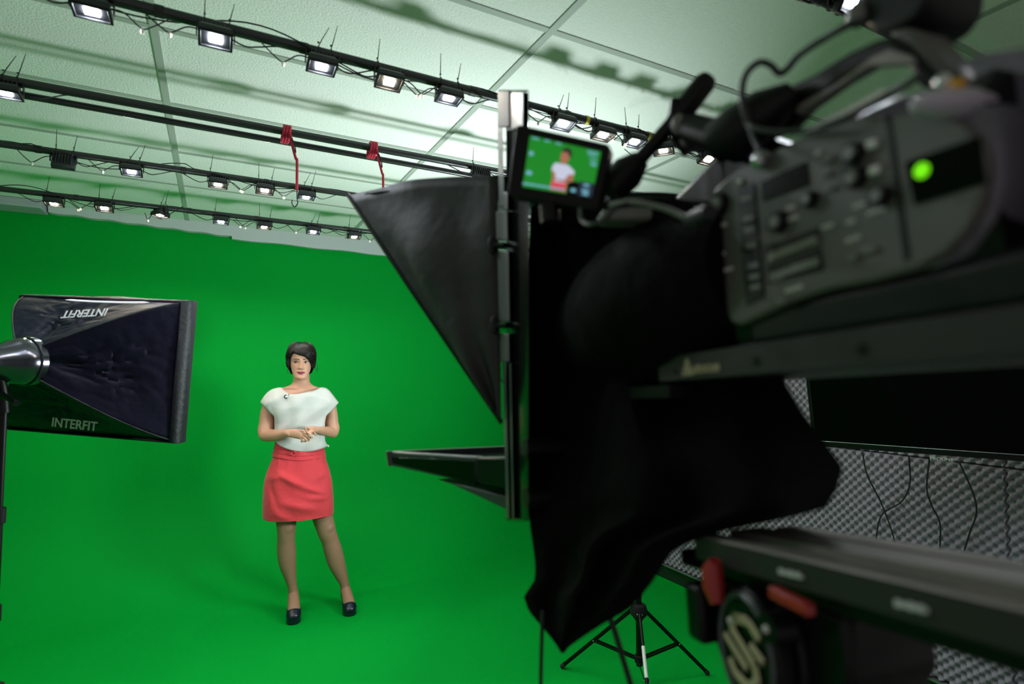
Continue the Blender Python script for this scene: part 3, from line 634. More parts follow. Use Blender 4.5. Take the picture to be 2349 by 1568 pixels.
dome = [(1960, 262), (2000, 240), (2050, 218), (2110, 202), (2180, 198), (2245, 212), (2295, 255), (2318, 330), (2320, 420), (2295, 510), (2240, 590), (2160, 640), (2060, 650), (2000, 500)]
dq = [rp(x, y, RB+.012) for x, y in dome]; dcn = sum(dq, V())/len(dq)
b = MB(); b.loft([[dcn+(p-dcn)*k+R3*r for p in dq] for r, k in ((-.006, .84), (-.004, .90), (.0, .95), (.008, .985), (.02, 1.0), (.055, 1.0), (.07, .93))]); b.build('battery_dome', 'camtop', cm)
e = rp(2188, 240, RB+.004); b = MB(); b.ball(e, (.027, .012, .0095), 18, Matrix((RGT, FWD, UPV)).transposed()); b.build('dome_highlight', 'dome', cm)  # highlight on top of the dome, painted as a pale ellipsoid
b = MB(); b.loft([[rg(f, RB+r, u) for r, u in ((.006, .045), (.14, .045), (.14, .085), (.006, .085))] for f in (.425, -.02)]); b.build('shoulder_pad', 'camblk', cm, bevel=.01)
b = MB(); e = rg(.46, .425, .135); b.tube([e-F3*.03, e+F3*.02, e+F3*.08, e+F3*.17], [.05, .05, .046, .055], 32); b.build('lens', 'blkgloss', cm)
# seam line and darker vertical strips on the panel
def pbox(name, quad, m, rr=.0, th=.002, parent=None, bevel=0):
    q = [rp(x, y, RB-th+rr) for x, y in quad]; b = MB(); b.loft([q, [p+R3*(th+.001) for p in q]]); return b.build(name, m, parent or pan, bevel=bevel)
pbox('panel_seam', [(2028, 262), (2040, 258), (2086, 590), (2074, 600)], 'camblk', th=.0008)
pbox('switch_strip', [(1690, 432), (1728, 418), (1752, 680), (1712, 700)], 'camblk', th=.0015)
for y in (452, 498, 524, 560, 606, 632, 656): pbox('switch', [(1698+(y-450)*.1, y), (1722+(y-450)*.1, y-5), (1724+(y-450)*.1, y+5), (1700+(y-450)*.1, y+10)], 'btn', th=.003)
pbox('lcd_window', [(1743, 418), (1848, 370), (1856, 424), (1750, 462)], 'lcd', th=.0012)
pbox('recess', [(1752, 566), (1876, 522), (1880, 548), (1755, 600)], 'camblk', th=.001); pbox('recess', [(1755, 610), (1882, 566), (1888, 620), (1760, 652)], 'camblk', th=.001)
pbox('slot_cover', [(1760, 582), (1872, 540), (1874, 556), (1762, 600)], 'btn', th=.003); pbox('slot_cover', [(1764, 628), (1876, 590), (1878, 606), (1766, 644)], 'btn', th=.003)
pbox('terminal_window', [(2076, 372), (2244, 312), (2258, 420), (2098, 470)], 'lcd', th=.0012)
def dial(x, y, r, m='camblk', mark=True, th=.007):
    e = rp(x, y, RB-th); b = MB(); b.tube([e, e+R3*(th+.001)], [r*.92, r], 20); d = b.build('dial', m, pan, bevel=.0008)
    if mark: b = MB(); b.tube([e-R3*.0006, e+R3*.001], r*.55, 16); b.build('dial_cap', 'btn', d)
for x, y, r in ((1945, 350, .0085), (1950, 405, .0085), (2008, 448, .0075), (1846, 456, .0072), (1775, 508, .0095), (1640, 468, .012)): dial(x, y, r)
for x, y, w_, h_ in ((1996, 330, 26, 20), (2002, 390, 26, 20)): pbox('button', [(x-w_/2, y-h_/2+4), (x+w_/2, y-h_/2-4), (x+w_/2, y+h_/2-4), (x-w_/2, y+h_/2+4)], 'mark', th=.003, bevel=.001)
for x, y, w_, h_ in ((1895, 365, 24, 12), (1893, 398, 22, 10), (1900, 432, 24, 10), (1990, 572, 34, 14), (1955, 590, 20, 14), (1790, 690, 22, 14)): pbox('button', [(x-w_/2, y-h_/2+3), (x+w_/2, y-h_/2-3), (x+w_/2, y+h_/2-3), (x-w_/2, y+h_/2+3)], 'btn', th=.003, bevel=.001)
for x, y, w_ in ((1815, 474, 22), (1822, 500, 34), (1902, 518, 34), (1955, 506, 26), (2010, 486, 42), (1972, 470, 28), (1785, 638, 30), (1840, 608, 44), (1822, 664, 44), (1660, 515, 26), (1663, 578, 12), (1668, 618, 28), (1880, 348, 20), (1960, 548, 40)):
    b = MB()
    for k in range(int(w_/7)):
        xx = x-w_/2+k*7; q = [rp(xx, y-k*2.2, RB-.0012), rp(xx+4.2, y-k*2.2-1.4, RB-.0012), rp(xx+4.2, y-k*2.2+7, RB-.0012), rp(xx, y-k*2.2+8.5, RB-.0012)]; b.loft([q, [p+R3*.001 for p in q]])
    b.build('pale_mark', 'mark', pan)
e = rp(2113, 391, RB-.002); b = MB(); b.tube([e, e+R3*.003], .0048, 18); b.build('status_light', 'led_g', pan)
for k, x in enumerate(range(1880, 2030, 21)): MB().ball(rp(x, 292-(x-1880)*.50, RB+.002), .0042, 8).build('edge_button', 'mark', cm)
MB().ball(rp(1700, 417, RB-.001), .0035, 8).build('screw', 'metal', cm); MB().ball(rp(1746, 366, RB-.004), .0085, 10).build('screw', 'metal', cm)
b = MB(); b.ball(rp(2197, 196, RB), .0045, 10); b.build('tally_lamp', 'orange', cm); b = MB(); b.ball(rp(2163, 188, RB+.002), .005, 10); b.build('screw', 'metal', cm)
# top handle: grip, front and rear posts
RH = .40
def hprism(name, px, m, r0=RH, th=.018, parent=cm, bevel=.005):
    q = [rp(x, y, r0) for x, y in px]; b = MB(); b.loft([q, [p+R3*th for p in q]]); return b.build(name, m, parent, bevel=bevel)
hprism('handle', [(1650, 290), (1700, 250), (1740, 232), (1806, 196), (1858, 172), (1948, 116), (2000, 92), (2040, 78), (2078, 96), (2120, 140), (2180, 200), (2110, 204), (2090, 182), (2084, 146), (2037, 142), (1992, 148), (1920, 192), (1843, 248), (1800, 296), (1720, 330), (1670, 330)], 'camblk')
hprism('handle_brace', [(1519, 478), (1560, 440), (1616, 384), (1668, 330), (1720, 300), (1800, 330), (1760, 372), (1700, 410), (1645, 450), (1610, 505), (1560, 520)], 'camblk', .41, .03)
hprism('handle_spine', [(1812, 250), (1920, 190), (2002, 128), (2040, 112), (2092, 128), (2100, 146), (2050, 148), (1992, 152), (1920, 200), (1830, 262)], 'rail', RH-.002, .01, bevel=.001)
hprism('handle_post', [(2035, 70), (2085, 60), (2130, 110), (2190, 176), (2180, 205), (2110, 200), (2080, 150)], 'cambody', RH+.004, .04)
# viewfinder housing at the very top
hprism('viewfinder', [(1955, 35), (1972, -10), (2010, -60), (2135, -60), (2128, 0), (2098, 48), (2060, 74), (2010, 72)], 'camblk', .41, .06)
b = MB(); b.ball(rp(1966, 34, .408), (.008, .008, .011), 10); b.build('viewfinder_screw', 'btn', cm)
hprism('rear_block', [(2165, 140), (2230, 118), (2349, 98), (2500, 90), (2500, 260), (2300, 300), (2220, 230)], 'camtop', .40, .09, bevel=.012)

# small monitor on its arm
D0m = .66
q = [dp(1183, 283, D0m+.02), dp(1402, 331, D0m-.02), dp(1372, 484, D0m-.02), dp(1163, 448, D0m+.02)]
mo = thing('field_monitor', q[3].lerp(q[2], .5), 'small black monitor showing a person on green, clipped beside the post', 'monitor')
nb = -((q[1]-q[0]).cross(q[3]-q[0])).normalized(); 
if nb.dot(FWD) < 0: nb = -nb
def bil(u, v): return (q[0].lerp(q[1], u)).lerp(q[3].lerp(q[2], u), v)      # u right, v down
b = MB(); rc = []
for cx_, cy_, a0 in ((.94, .93, 0), (.06, .93, 90), (.06, .07, 180), (.94, .07, 270)):
    for k in range(5):
        a = radians(a0+k*22.5); rc.append((cx_+.06*cos(a), cy_+.07*sin(a)))
b.loft([[bil(u, v) for u, v in rc], [bil(u, v)+nb*.022 for u, v in rc]]); b.build('casing', 'blk', mo, bevel=.002)
s0 = [(1216, 311), (1379, 348), (1357, 453), (1199, 428)]
sc_ = [CAM+ray(x, y)*((q[0]-nb*.0012-CAM).dot(nb)/ray(x, y).dot(nb)) for x, y in s0]
def sbl(u, v, k=0): return (sc_[0].lerp(sc_[1], u)).lerp(sc_[3].lerp(sc_[2], u), v) - nb*(.0003*k)
b = MB()
def sq(mi, poly, k): b.mi = mi; b._f([b.bm.verts.new(sbl(u, v, k)) for u, v in poly])
mats = ['s_green', 's_white', 's_red', 's_skin', 's_dark', 's_cyan', 's_hair']
sq(0, [(0, 0), (1, 0), (1, 1), (0, 1)], 0)
sq(2, [(.41, .76), (.62, .76), (.63, .97), (.40, .97)], 1)
sq(1, [(.42, .42), (.60, .42), (.70, .52), (.70, .60), (.62, .62), (.60, .80), (.45, .80), (.44, .62), (.38, .58), (.39, .48)], 2)
sq(3, [(.385, .58), (.44, .62), (.46, .74), (.58, .74), (.64, .60), (.70, .60), (.70, .74), (.60, .79), (.42, .76)], 3)
sq(3, [(.49, .18), (.58, .18), (.60, .30), (.56, .42), (.50, .42), (.475, .30)], 3)
sq(6, [(.48, .20), (.50, .10), (.57, .07), (.62, .12), (.63, .24), (.595, .26), (.57, .17), (.50, .18)], 4)
sq(4, [(.80, .70), (1, .70), (1, 1), (.80, 1)], 2)
for x, y, w_, h_ in ((.0, .92, .62, .035), (.04, .02, .10, .03), (.22, .02, .08, .03), (.38, .02, .08, .03), (.82, .04, .15, .03), (.84, .10, .12, .03), (.88, .20, .09, .03), (.90, .28, .08, .05), (.03, .30, .06, .08), (.03, .68, .08, .08), (.70, .88, .07, .07), (.86, .74, .08, .05), (.85, .86, .10, .05), (.87, .93, .08, .05)):
    sq(5, [(x, y), (x+w_, y), (x+w_, y+h_), (x, y+h_)], 5)
b.build('screen', mats, mo, flat=True)
b = MB(); e0, e1 = bil(.45, 1.0)+nb*.01, bil(.5, 1.25)+nb*.01; b.tube([e0, e1], .012, 12); b.ball(bil(.46, 1.12)+nb*.004, (.006, .006, .004), 8); b.build('mount', 'blk', mo)
b = MB(); b.tube([dp(1395, 440, .68), dp(1440, 395, .68), dp(1470, 365, .68)], [.019, .021, .012], 14); b.build('arm_joint', 'blk', mo, bevel=.002)
ar = thing('support_arm', dp(1440, 395, .68), 'slanting black articulated arm with clamp knobs between monitor and camera handle', 'arm')
b = MB(); b.tube([dp(1430, 408, .69), dp(1548, 276, .66)], .0088, 16); b.tube([dp(1546, 280, .66), dp(1560, 262, .66), dp(1618, 188, .64), dp(1624, 180, .64)], [.010, .014, .0125, .010], 16); b.build('arm', 'blk', ar)
b = MB(); b.tube([dp(1545, 262, .655), dp(1547, 224, .65)], [.006, .004], 8); b.ball(dp(1597, 226, .65), .006, 8); b.build('latch', 'blk', ar)
b = MB(); b.tube([dp(1562, 290, .66), dp(1625, 308, .62), dp(1700, 330, .58)], [.017, .018, .020], 16); b.tube([dp(1566, 300, .66), dp(1590, 345, .66)], [.016, .013], 12); b.build('clamp', 'blk', ar)
b = MB(); b.ball(dp(1558, 286, .645), (.009, .009, .0125), 12); b.build('knob', 'btn', ar); b = MB(); b.ball(dp(1572, 322, .645), (.006, .006, .008), 12); b.build('knob', 'btn', ar)
b = MB(); b.tube([dp(1640, 330, .56), dp(1700, 300, .54), dp(1760, 255, .52), dp(1820, 215, .51)], [.020, .026, .022, .012], 14); b.build('handle_clamp', 'blk', ar)
# cables around the camera
def pcable(pts, rad, label, m='cable', con=None):
    o = MB().tube(spl([dp(*p) for p in pts], 8), rad, 10).build('camera_cable', m); return tag(o, label, 'cable')
pcable([(1718, 290, .50), (1704, 240, .50), (1703, 200, .50), (1715, 165, .50), (1742, 143, .50), (1768, 150, .50), (1787, 168, .50), (1806, 158, .50), (1832, 128, .49), (1880, 95, .47), (1945, 58, .45), (1990, 45, .44)], .0030, 'thick black cable looping above the camera handle up to the viewfinder')
pcable([(1716, 285, .49), (1735, 296, .48), (1790, 303, .46), (1850, 300, .44), (1890, 290, .42), (1960, 262, .40), (2060, 205, .38), (2120, 170, .37)], .0026, 'thin dark cable running along the top of the control panel')
pcable([(1716, 250, .51), (1722, 300, .50), (1740, 340, .47), (1752, 362, .42)], .0022, 'short dark cable dropping from the handle clamp to the panel edge')
pcable([(1400, 470, .60), (1430, 464, .58), (1470, 465, .56), (1530, 480, .54), (1575, 500, .52), (1600, 508, .50)], .0028, 'grey cable curving from the monitor to the camera connector', 'btn')
pcable([(1330, 480, .62), (1335, 505, .60), (1355, 515, .58), (1385, 505, .57), (1410, 478, .57), (1440, 466, .57)], .0024, 'thin black cable loop below the small monitor')
cn = tag(MB().tube([dp(1578, 506, .52), dp(1600, 500, .50), dp(1628, 484, .47)], [.0055, .008, .0065], 16).build('cable_connector', 'lilac'), 'metal plug at the front edge of the control panel', 'connector')
pcable([(1245, 1400, .80), (1243, 1460, .80), (1241, 1540, .80), (1240, 1640, .80)], .0030, 'black cable hanging straight down from the drape, left one')
pcable([(1392, 1400, .74), (1408, 1440, .74), (1432, 1520, .74), (1455, 1600, .74), (1470, 1680, .74)], .0040, 'black cable hanging slantwise from the drape, right one')
b = MB(); pts = [(1380, 480), (1470, 474), (1600, 480), (1580, 500), (1470, 505), (1390, 502)]; q5 = [dp(x, y, .66) for x, y in pts]; b.loft([q5, [p+FWD*.05 for p in q5]]); tag(b.build('cheese_plate', 'btn', bevel=.004), 'dark metal plate under the small monitor beside the lens', 'plate')

# ------------------------------------------------------------------ the presenter
AZ = ray(690, 852); AZ = V((AZ.x, AZ.y, 0)).normalized(); SD = V((AZ.y, -AZ.x, 0)); D0 = 3.95    # away from the viewer, to the right
def wp(x, y, d=0):
    q = ray(x, y); return CAM + q*((D0+d)/(q.x*AZ.x+q.y*AZ.y))
def wl(x, z, d=0): return AZ*(D0+d) + SD*x + V((0, 0, z))                               # metres: sideways, height
W0 = wp(690, 1400, 0); wo = thing('person', V((W0.x, W0.y, 0)), 'person with short dark hair in white top, coral skirt and navy heels, hands together', 'person')
def wr(x0, x1, y, d, ry):                                   # ring across pixels x0..x1 in a level plane
    a, c = wp(x0, y, d), wp(x1, y, d); m = (a+c)/2; h = (c-a).length/2
    return m, h, ry
def level(mb, tab, seg=32, pw=2.0):
    rings = []
    for x0, x1, y, d, ry in tab:
        m, h, r = wr(x0, x1, y, d, ry); R = []
        for k in range(seg):
            q = 2*pi*k/seg; cx_, sx_ = cos(q), sin(q)
            R.append(m + SD*h*(abs(cx_)**(2/pw))*(1 if cx_ > 0 else -1) + AZ*r*(abs(sx_)**(2/pw))*(1 if sx_ > 0 else -1))
        rings.append(R)
    mb.loft(rings)
def refine(tab, n=4):
    out = []; P = [V(t) if len(t) < 4 else t for t in tab]
    for i in range(len(tab)-1):
        a, b_, c_, d_ = tab[max(i-1, 0)], tab[i], tab[i+1], tab[min(i+2, len(tab)-1)]
        for k in range(n):
            t = k/n; out.append(tuple(.5*((2*q)+(r-p)*t+(2*p-5*q+4*r-s)*t*t+(3*q-p-3*r+s)*t**3) for p, q, r, s in zip(a, b_, c_, d_)))
    return out + [tab[-1]]
PX = (wp(700, 832)-wp(690, 832)).length/10                  # metres per pixel near the head
def limb(mb, tab, seg=18, n=5):                              # rows: px, py, depth, half width px, depth radius
    T = refine(tab, n); pts = [wp(x, y, d) for x, y, d, _, _ in T]
    mb.tube(pts, [(w_*PX, r) for _, _, _, w_, r in T], seg, ref=AZ)
body = MB()
# torso (narrower than the clothes), chest, neck
level(body, refine([(640, 742, 1100, 0, .10), (636, 744, 1060, 0, .105), (640, 740, 1030, 0, .095), (640, 738, 990, 0, .09), (636, 742, 950, 0, .095), (630, 748, 925, 0, .10), (626, 754, 908, .005, .092), (632, 749, 897, .01, .075), (648, 733, 889, .012, .062), (664, 718, 883, .014, .055), (672, 711, 876, .014, .052), (673, 710, 866, .010, .052), (674, 709, 854, .006, .052), (676, 707, 842, 0, .05)], 4), 36)
# collar bones
for sx in (-1, 1):
    cxp = 691.5
    body.tube(spl([wp(cxp+sx*6, 893, -.053), wp(cxp+sx*18, 890.5, -.051), wp(cxp+sx*34, 890.5, -.037), wp(cxp+sx*50, 893, -.005)], 4), .0058, 8)
# arms
limb(body, [(636, 903, .01, 9, .04), (627, 910, .01, 11, .045), (617, 926, .01, 13.2, .046), (613.5, 945, .012, 15.4, .045), (612.5, 958, .015, 16.6, .045), (612, 972, .015, 17.4, .044), (609.5, 986, .01, 18, .044), (609, 996, -.005, 15.5, .04), (612, 1000, -.02, 12, .03)])
limb(body, [(606, 993, .01, 11.5, .03), (608, 997, .0, 14.5, .04), (618, 998, -.03, 15, .040), (632, 997.5, -.08, 13.2, .036), (646, 995.5, -.125, 10.8, .030), (656, 993, -.16, 8.9, .025), (662, 992.5, -.175, 8.8, .022), (667, 993, -.182, 9.4, .019)])
limb(body, [(742, 903, .01, 9, .04), (749, 910, .01, 11, .045), (757.5, 926, .01, 12.6, .045), (760, 945, .012, 14.2, .044), (761, 958, .015, 15.2, .044), (761, 970, .012, 16.2, .043), (763.5, 983, .005, 16.5, .042), (764, 991, -.005, 13.5, .038), (762, 995, -.02, 10, .03)])
limb(body, [(768, 988, .01, 10.5, .03), (765, 990.5, 0, 12.8, .038), (757, 990, -.03, 12.8, .036), (746, 988, -.08, 11, .032), (736, 986.5, -.13, 8.8, .027), (728, 985.5, -.165, 7.2, .022), (722, 985, -.19, 7.6, .019)])
# legs
limb(body, [(666, 1060, .01, 26, .085), (663, 1100, 0, 26, .085), (658, 1150, -.02, 24.5, .078), (656.5, 1185, -.03, 23.4, .068), (657, 1207, -.035, 21.6, .060), (656.8, 1222, -.03, 20.2, .056), (656.5, 1240, -.018, 19.6, .053), (657.3, 1262, -.004, 21.2, .056), (659.5, 1290, .008, 19.6, .053), (664.5, 1315, .014, 15.2, .044), (669.5, 1338, .016, 11.4, .035), (672, 1352, .018, 11.4, .034), (673, 1362, .02, 12.5, .037)], 44)
limb(body, [(714, 1060, .01, 26, .085), (722, 1100, .01, 26, .085), (733, 1150, .01, 25, .078), (740, 1185, -.01, 24, .068), (745.5, 1203, -.015, 22.6, .060), (750, 1220, -.012, 21.4, .056), (757, 1238, .0, 20.0, .053), (764, 1262, .01, 21.2, .055), (772, 1290, .02, 20.2, .052), (781.5, 1315, .026, 15.6, .043), (789, 1335, .028, 11.8, .034), (791.5, 1346, .03, 11.6, .034), (792.5, 1356, .032, 12.5, .036)], 44)
body.ball(wp(660.5, 1208, -.063), (.040, .036, .050), 18); body.ball(wp(752, 1210, -.038), (.040, .036, .050), 18)   # kneecaps
# feet on high heels
footL = [(673, 1352, .03, 11.2, .030), (673.2, 1366, .005, 12.6, .036), (673.6, 1381, -.04, 13.6, .033), (673.8, 1396, -.085, 14.4, .028), (673.6, 1408, -.115, 13.6, .022), (673, 1416, -.14, 11, .016)]
footR = [(792, 1346, .035, 11.2, .030), (794.5, 1358, .005, 12.6, .036), (798, 1371, -.04, 13.2, .033), (800.5, 1383, -.085, 13.6, .028), (802, 1393, -.115, 13, .022), (803, 1400, -.14, 10.5, .016)]
limb(body, footL, 36); limb(body, footR, 36)
heelL = wp(672.5, 1362, .055); heelR = wp(790.5, 1354, .065)
body.ball(heelL, (.027, .03, .03), 10); body.ball(heelR, (.027, .03, .03), 10)
# hands: the left-hand one in the picture lies flat with fingers curled, the other rests over it with a raised forefinger
def fing(pts, r=2.6, n=4):
    P = refine(pts, n); k = len(P)
    body.tube([wp(x, y, d) for x, y, d in P], [PX*(r*(1-.22*i/k)) for i in range(k)], 10); body.ball(wp(*pts[-1]), PX*r*.80, 8)
limb(body, [(660, 992.8, -.172, 8.8, .021), (669, 993.2, -.187, 9.8, .019), (680, 994.8, -.205, 10.6, .018), (690, 997.0, -.220, 10.2, .018), (696, 998.5, -.227, 8.6, .015)], 20, 4)
fing([(693, 991.5, -.228), (701, 993.5, -.246), (705.5, 999.5, -.250), (703.5, 1004.8, -.240)], 3.1)
fing([(695, 996.0, -.232), (702, 999.0, -.248), (709.5, 1004.5, -.250), (708.0, 1009.5, -.240)], 3.1)
fing([(693, 1000.5, -.228), (698, 1004.5, -.244), (703, 1009.5, -.242), (699.5, 1012.0, -.232)], 2.9)
fing([(689, 1003.0, -.220), (691.5, 1007.5, -.232), (695, 1011.5, -.230), (691.5, 1012.5, -.222)], 2.6)
fing([(674, 987.0, -.192), (686, 986.6, -.216), (695, 988.0, -.234), (701, 990.5, -.240)], 3.0)
limb(body, [(728, 985.5, -.165, 7.2, .021), (721, 984.8, -.190, 8.4, .018), (714, 985.2, -.212, 9.0, .018), (707, 987.0, -.232, 7.6, .016)], 20, 4)
fing([(709, 989.5, -.238), (705, 991.5, -.258), (702.0, 986.0, -.264), (699.6, 979.0, -.266)], 2.8)   # raised forefinger
fing([(721, 986.5, -.208), (715, 990.5, -.242), (708.0, 993.8, -.264)], 3.1)
fing([(714, 991.0, -.230), (712.0, 996.5, -.262), (713.5, 1001.5, -.262), (716.0, 1003.0, -.254)], 3.0)
fing([(720, 990.5, -.212), (722.0, 994.5, -.226), (725.6, 998.0, -.230)], 2.7)
# head
HC = wp(690.8, 831.5, -.004)
HT = [(-.1125, .014, -.070, -.040), (-.106, .030, -.083, -.015), (-.094, .041, -.088, .005), (-.075, .0490, -.087, .030), (-.045, .0590, -.084, .060), (-.010, .0655, -.083, .080), (.030, .0685, -.086, .093), (.060, .0675, -.082, .092), (.085, .058, -.066, .078), (.103, .038, -.040, .055), (.112, .012, -.008, .020)]
HTf = refine(HT, 6)
def G(x, m, s): return exp(-((x-m)/s)**2)
def feat(x, z):                                            # how far the face stands out from the plain head shape, metres
    d = 0
    if -.046 < z < .026:                                   # nose
        k = (0.026-z)/.064; h = .003+.0195*max(0, min(1, k))**1.3; wd = .0075+.0065*max(0, min(1, k))**2
        if z < -.038: h *= max(0, (z+.046)/.008)
        d += h*G(x, 0, wd)
    d += .004*(G(x, .014, .006)+G(x, -.014, .006))*G(z, -.036, .006)
    d -= .0075*(G(x, .031, .015)+G(x, -.031, .015))*G(z, -.001, .011)
    d += .0035*(G(x, .030, .022)+G(x, -.030, .022))*G(z, .021, .008)
    d += .0040*(G(x, .038, .018)+G(x, -.038, .018))*G(z, -.028, .017)
    d += .0062*G(x, 0, .021)*G(z, -.0605, .0048) + .0058*G(x, 0, .017)*G(z, -.0705, .0048) - .0030*G(x, 0, .024)*G(z, -.0655, .0018)
    d -= .0030*G(x, 0, .018)*G(z, -.082, .006) + .0020*(G(x, .030, .008)+G(x, -.030, .008))*G(z, -.060, .014)
    d += .0060*G(x, 0, .020)*G(z, -.098, .010)
    return d
def hshape(z):
    T = HTf
    if z <= T[0][0]: return T[0][1:]
    return lerp_tab(T, z)
def hp(a, z, extra=0):                                     # a = 0 faces the viewer, positive to the right
    w_, yf, yb = hshape(z); cy = (yf+yb)/2 - .004; rf_ = cy-yf; rb = yb-cy
    x = w_*sin(a); front = cos(a) > 0
    ca = abs(cos(a))**.92; y = cy - rf_*ca if front else cy + rb*abs(cos(a))
    k = max(0, cos(a))**.5
    y -= feat(x, z)*k
    n_ = V((sin(a)*.8, -cos(a), 0)).normalized()
    return HC + SD*(x+n_.x*extra) + AZ*(y+n_.y*extra) + V((0, 0, z))
def face(x, z, off=0):                                     # point on the front of the face at sideways x, height z
    w_ = hshape(z)[0]; a = math.asin(max(-.98, min(.98, x/w_))); p = hp(a, z); return p - AZ*off
rings = []
for i in range(97):
    z = -.1125+.2245*i/96; rings.append([hp(2*pi*k/96, z) for k in range(96)])
body.loft(rings)
# ears
for sx in (-1, 1):
    e = HC + SD*sx*.068 + AZ*.012 + V((0, 0, -.008)); body.ball(e, (.007, .016, .029), 12, Matrix.Rotation(-YAW*.6+sx*.5, 3, 'Z'))
bo = body.build('body', ['skin'], wo)
r_ = bo.modifiers.new('remesh', 'REMESH'); r_.mode = 'VOXEL'; r_.voxel_size = .0028; r_.use_smooth_shade = True
s_ = bo.modifiers.new('smooth', 'SMOOTH'); s_.factor = .5; s_.iterations = 4
# make-up and features lie on the face
def patch(name, m, fn, nu=20, nv=8, par=bo):
    b = MB(); b.grid([[fn(u/nu, v/nv) for v in range(nv+1)] for u in range(nu+1)]); return b.build(name, m, par)
def lip(sign):
    def f(u, v):
        x = -.0255+.051*u; s = 1-abs(2*u-1)**2.0; mid = -.0655+.0028*(2*u-1)**2
        top = (.0078*s**.75*(1-.22*G(x, 0, .005))) if sign > 0 else -.0095*s**.8
        return face(x, mid+top*v, .0022)
    return f
patch('upper_lip', 'lips', lip(1)); patch('lower_lip', 'lips', lip(-1))
for sx in (-1, 1):
    ex_ = .0305*sx
    patch('eyelid', 'shadow', lambda u, v: face(ex_+sx*(-.0145+.031*u), .0015+(.0105*sin(pi*min(1, u*.96+.02))**.7)*v+.002*u, .0012))
    def al(u, v):
        x = ex_+sx*(-.0125+.026*u); h = sin(pi*u)**.8; return face(x, .0002+.0012*u+h*(.0040-.0072*v), .0023)
    ey = patch('eye', 'eyew', al)
    gx = ex_-.0035
    b = MB(); b._f([b.bm.verts.new(face(gx+.0056*cos(q), .0004+.0042*sin(q), .0031)) for q in [2*pi*k/16 for k in range(16)]]); b.build('iris', 'iris', ey)
    patch('eyelashes', 'lash', lambda u, v: face(ex_+sx*(-.0135+.0300*u), .0003+.0016*u+sin(pi*u*.93)**.8*.0040+.0022*v*(.4+.8*u), .0036))
    patch('lower_lashes', 'lash', lambda u, v: face(ex_+sx*(-.010+.0255*u), .0002+.0012*u-sin(pi*u)**.8*.0034-.0007*v, .0028))
    patch('eyebrow', 'brow', lambda u, v: face(ex_+sx*(-.019+.040*u), .0155+.0055*sin(pi*u*.8)-.004*max(0, u-.7)*3+(.0062*(1-u*.6))*v, .0026))
for sx in (-1, 1): b = MB(); b.ball(face(.0068*sx, -.0435, .0012), (.0026, .0016, .0014), 8); b.build('nostril', 'shadow', bo)
# hair: a shell that follows the skull, cut along the hairline, with locks swept over it
def hline(a):                                              # lowest height of the hair at angle a
    x = sin(a)*.068
    if cos(a) > .05 and abs(a) < 1.5:
        return lerp_tab([(-.0665, -.035), (-.0640, .022), (-.056, .045), (-.046, .060), (-.030, .055), (-.012, .047), (.005, .043), (.019, .037), (.030, .030), (.039, .020), (.050, .004), (.059, -.012), (.066, -.035)], x)[0]
    return lerp_tab([(0, -.045), (.35, -.055), (1, -.088)], min(1, (1.0-max(-1, cos(a)))/2+0.0))[0] if cos(a) < 0 else -.040
hp_rows = []; NA = 120; NZ = 34
for i in range(NZ+1):
    row = []
    for k in range(NA):
        a = -pi+2*pi*k/NA; zl = hline(a); t = i/NZ; z = .118*(1-t)+zl*t if t > 0 else .118
        z = min(z, .1118)
        q = i/NZ
        thick = .020*(1-.15*q); edge = min(1, (1-q)*5); thick *= (.15+.85*edge) if cos(a) > .2 else (.45+.55*edge)
        if cos(a) < .3: thick += .007*(1 if z > -.03 else .5)
        # strand relief, swept from a parting on the left of the picture
        ph = a*9+z*150+3*noise.noise(V((a*2, z*20, 0)))
        thick += .004*noise.noise(V((a*2.3, z*26, 4)))
        if q < .02: p = HC + V((0, 0, .130)) + AZ*.01 + SD*.0
        else:
            up = max(0, (z-.05)/.062); p = hp(a, z, thick*(1-.2*up)) + V((0, 0, thick*.95*up))
        row.append(p)
    hp_rows.append(row)
b = MB(); b.grid(hp_rows, closed=True); hair = b.build('hair', 'hair', wo, solid=.003, sharp=120)
random.seed(11)
b = MB()
def lock(pts, r, flat=.45):
    P = spl(pts, 6); n = len(P); b.tube(P, [r*(.35+.65*sin(pi*min(1, .15+.85*(i/n)))) if i < n-1 else r*.08 for i in range(n)], 7, flat=flat)
def hpx(px, z, ext):                                       # on the hair surface at pixel column px
    x = (px-690.8)*PX; w_ = hshape(z)[0]; a = math.asin(max(-.99, min(.99, x/(w_+ext*.8)))); return hp(a, z, ext)
for k in range(16):                                        # fringe swept down to the right
    o = k/15; lock([hpx(674-2*o, .066+.034*o, .020), hpx(684+2*o, .058+.036*o, .021), hpx(698+3*o, .046+.034*o, .021), hpx(708+4*o, .030+.030*o, .020), hpx(715+4*o, .006+.028*o, .017), hpx(719+3*o, -.018+.03*o, .015)], .0052)
for k in range(9):                                         # left side falling over the temple
    o = k/8; lock([hpx(675-4*o, .078, .020), hpx(668-5*o, .060, .021), hpx(663-5*o, .035, .021), hpx(660-4*o, .005, .020), hpx(661-2*o, -.025, .016), hpx(663-3*o, -.045-.018*(k % 3), .012)], .0048)
for k in range(10):                                        # right side
    o = k/9; lock([hpx(708+5*o, .085-.02*o, .020), hpx(716+4*o, .055, .022), hpx(721+3*o, .025, .022), hpx(722+2.5*o, 0, .020), hpx(720+2*o, -.028-.02*(k % 2), .014)], .0048)
for k in range(12):                                        # crown
    o = k/11; lock([HC+SD*(-.050+.095*o)+AZ*-.02+V((0, 0, .118-.25*(o-.45)**2)), HC+SD*(-.035+.095*o)+AZ*-.045+V((0, 0, .112-.25*(o-.5)**2)), HC+SD*(-.018+.085*o)+AZ*-.070+V((0, 0, .090-.22*(o-.5)**2))], .0055)
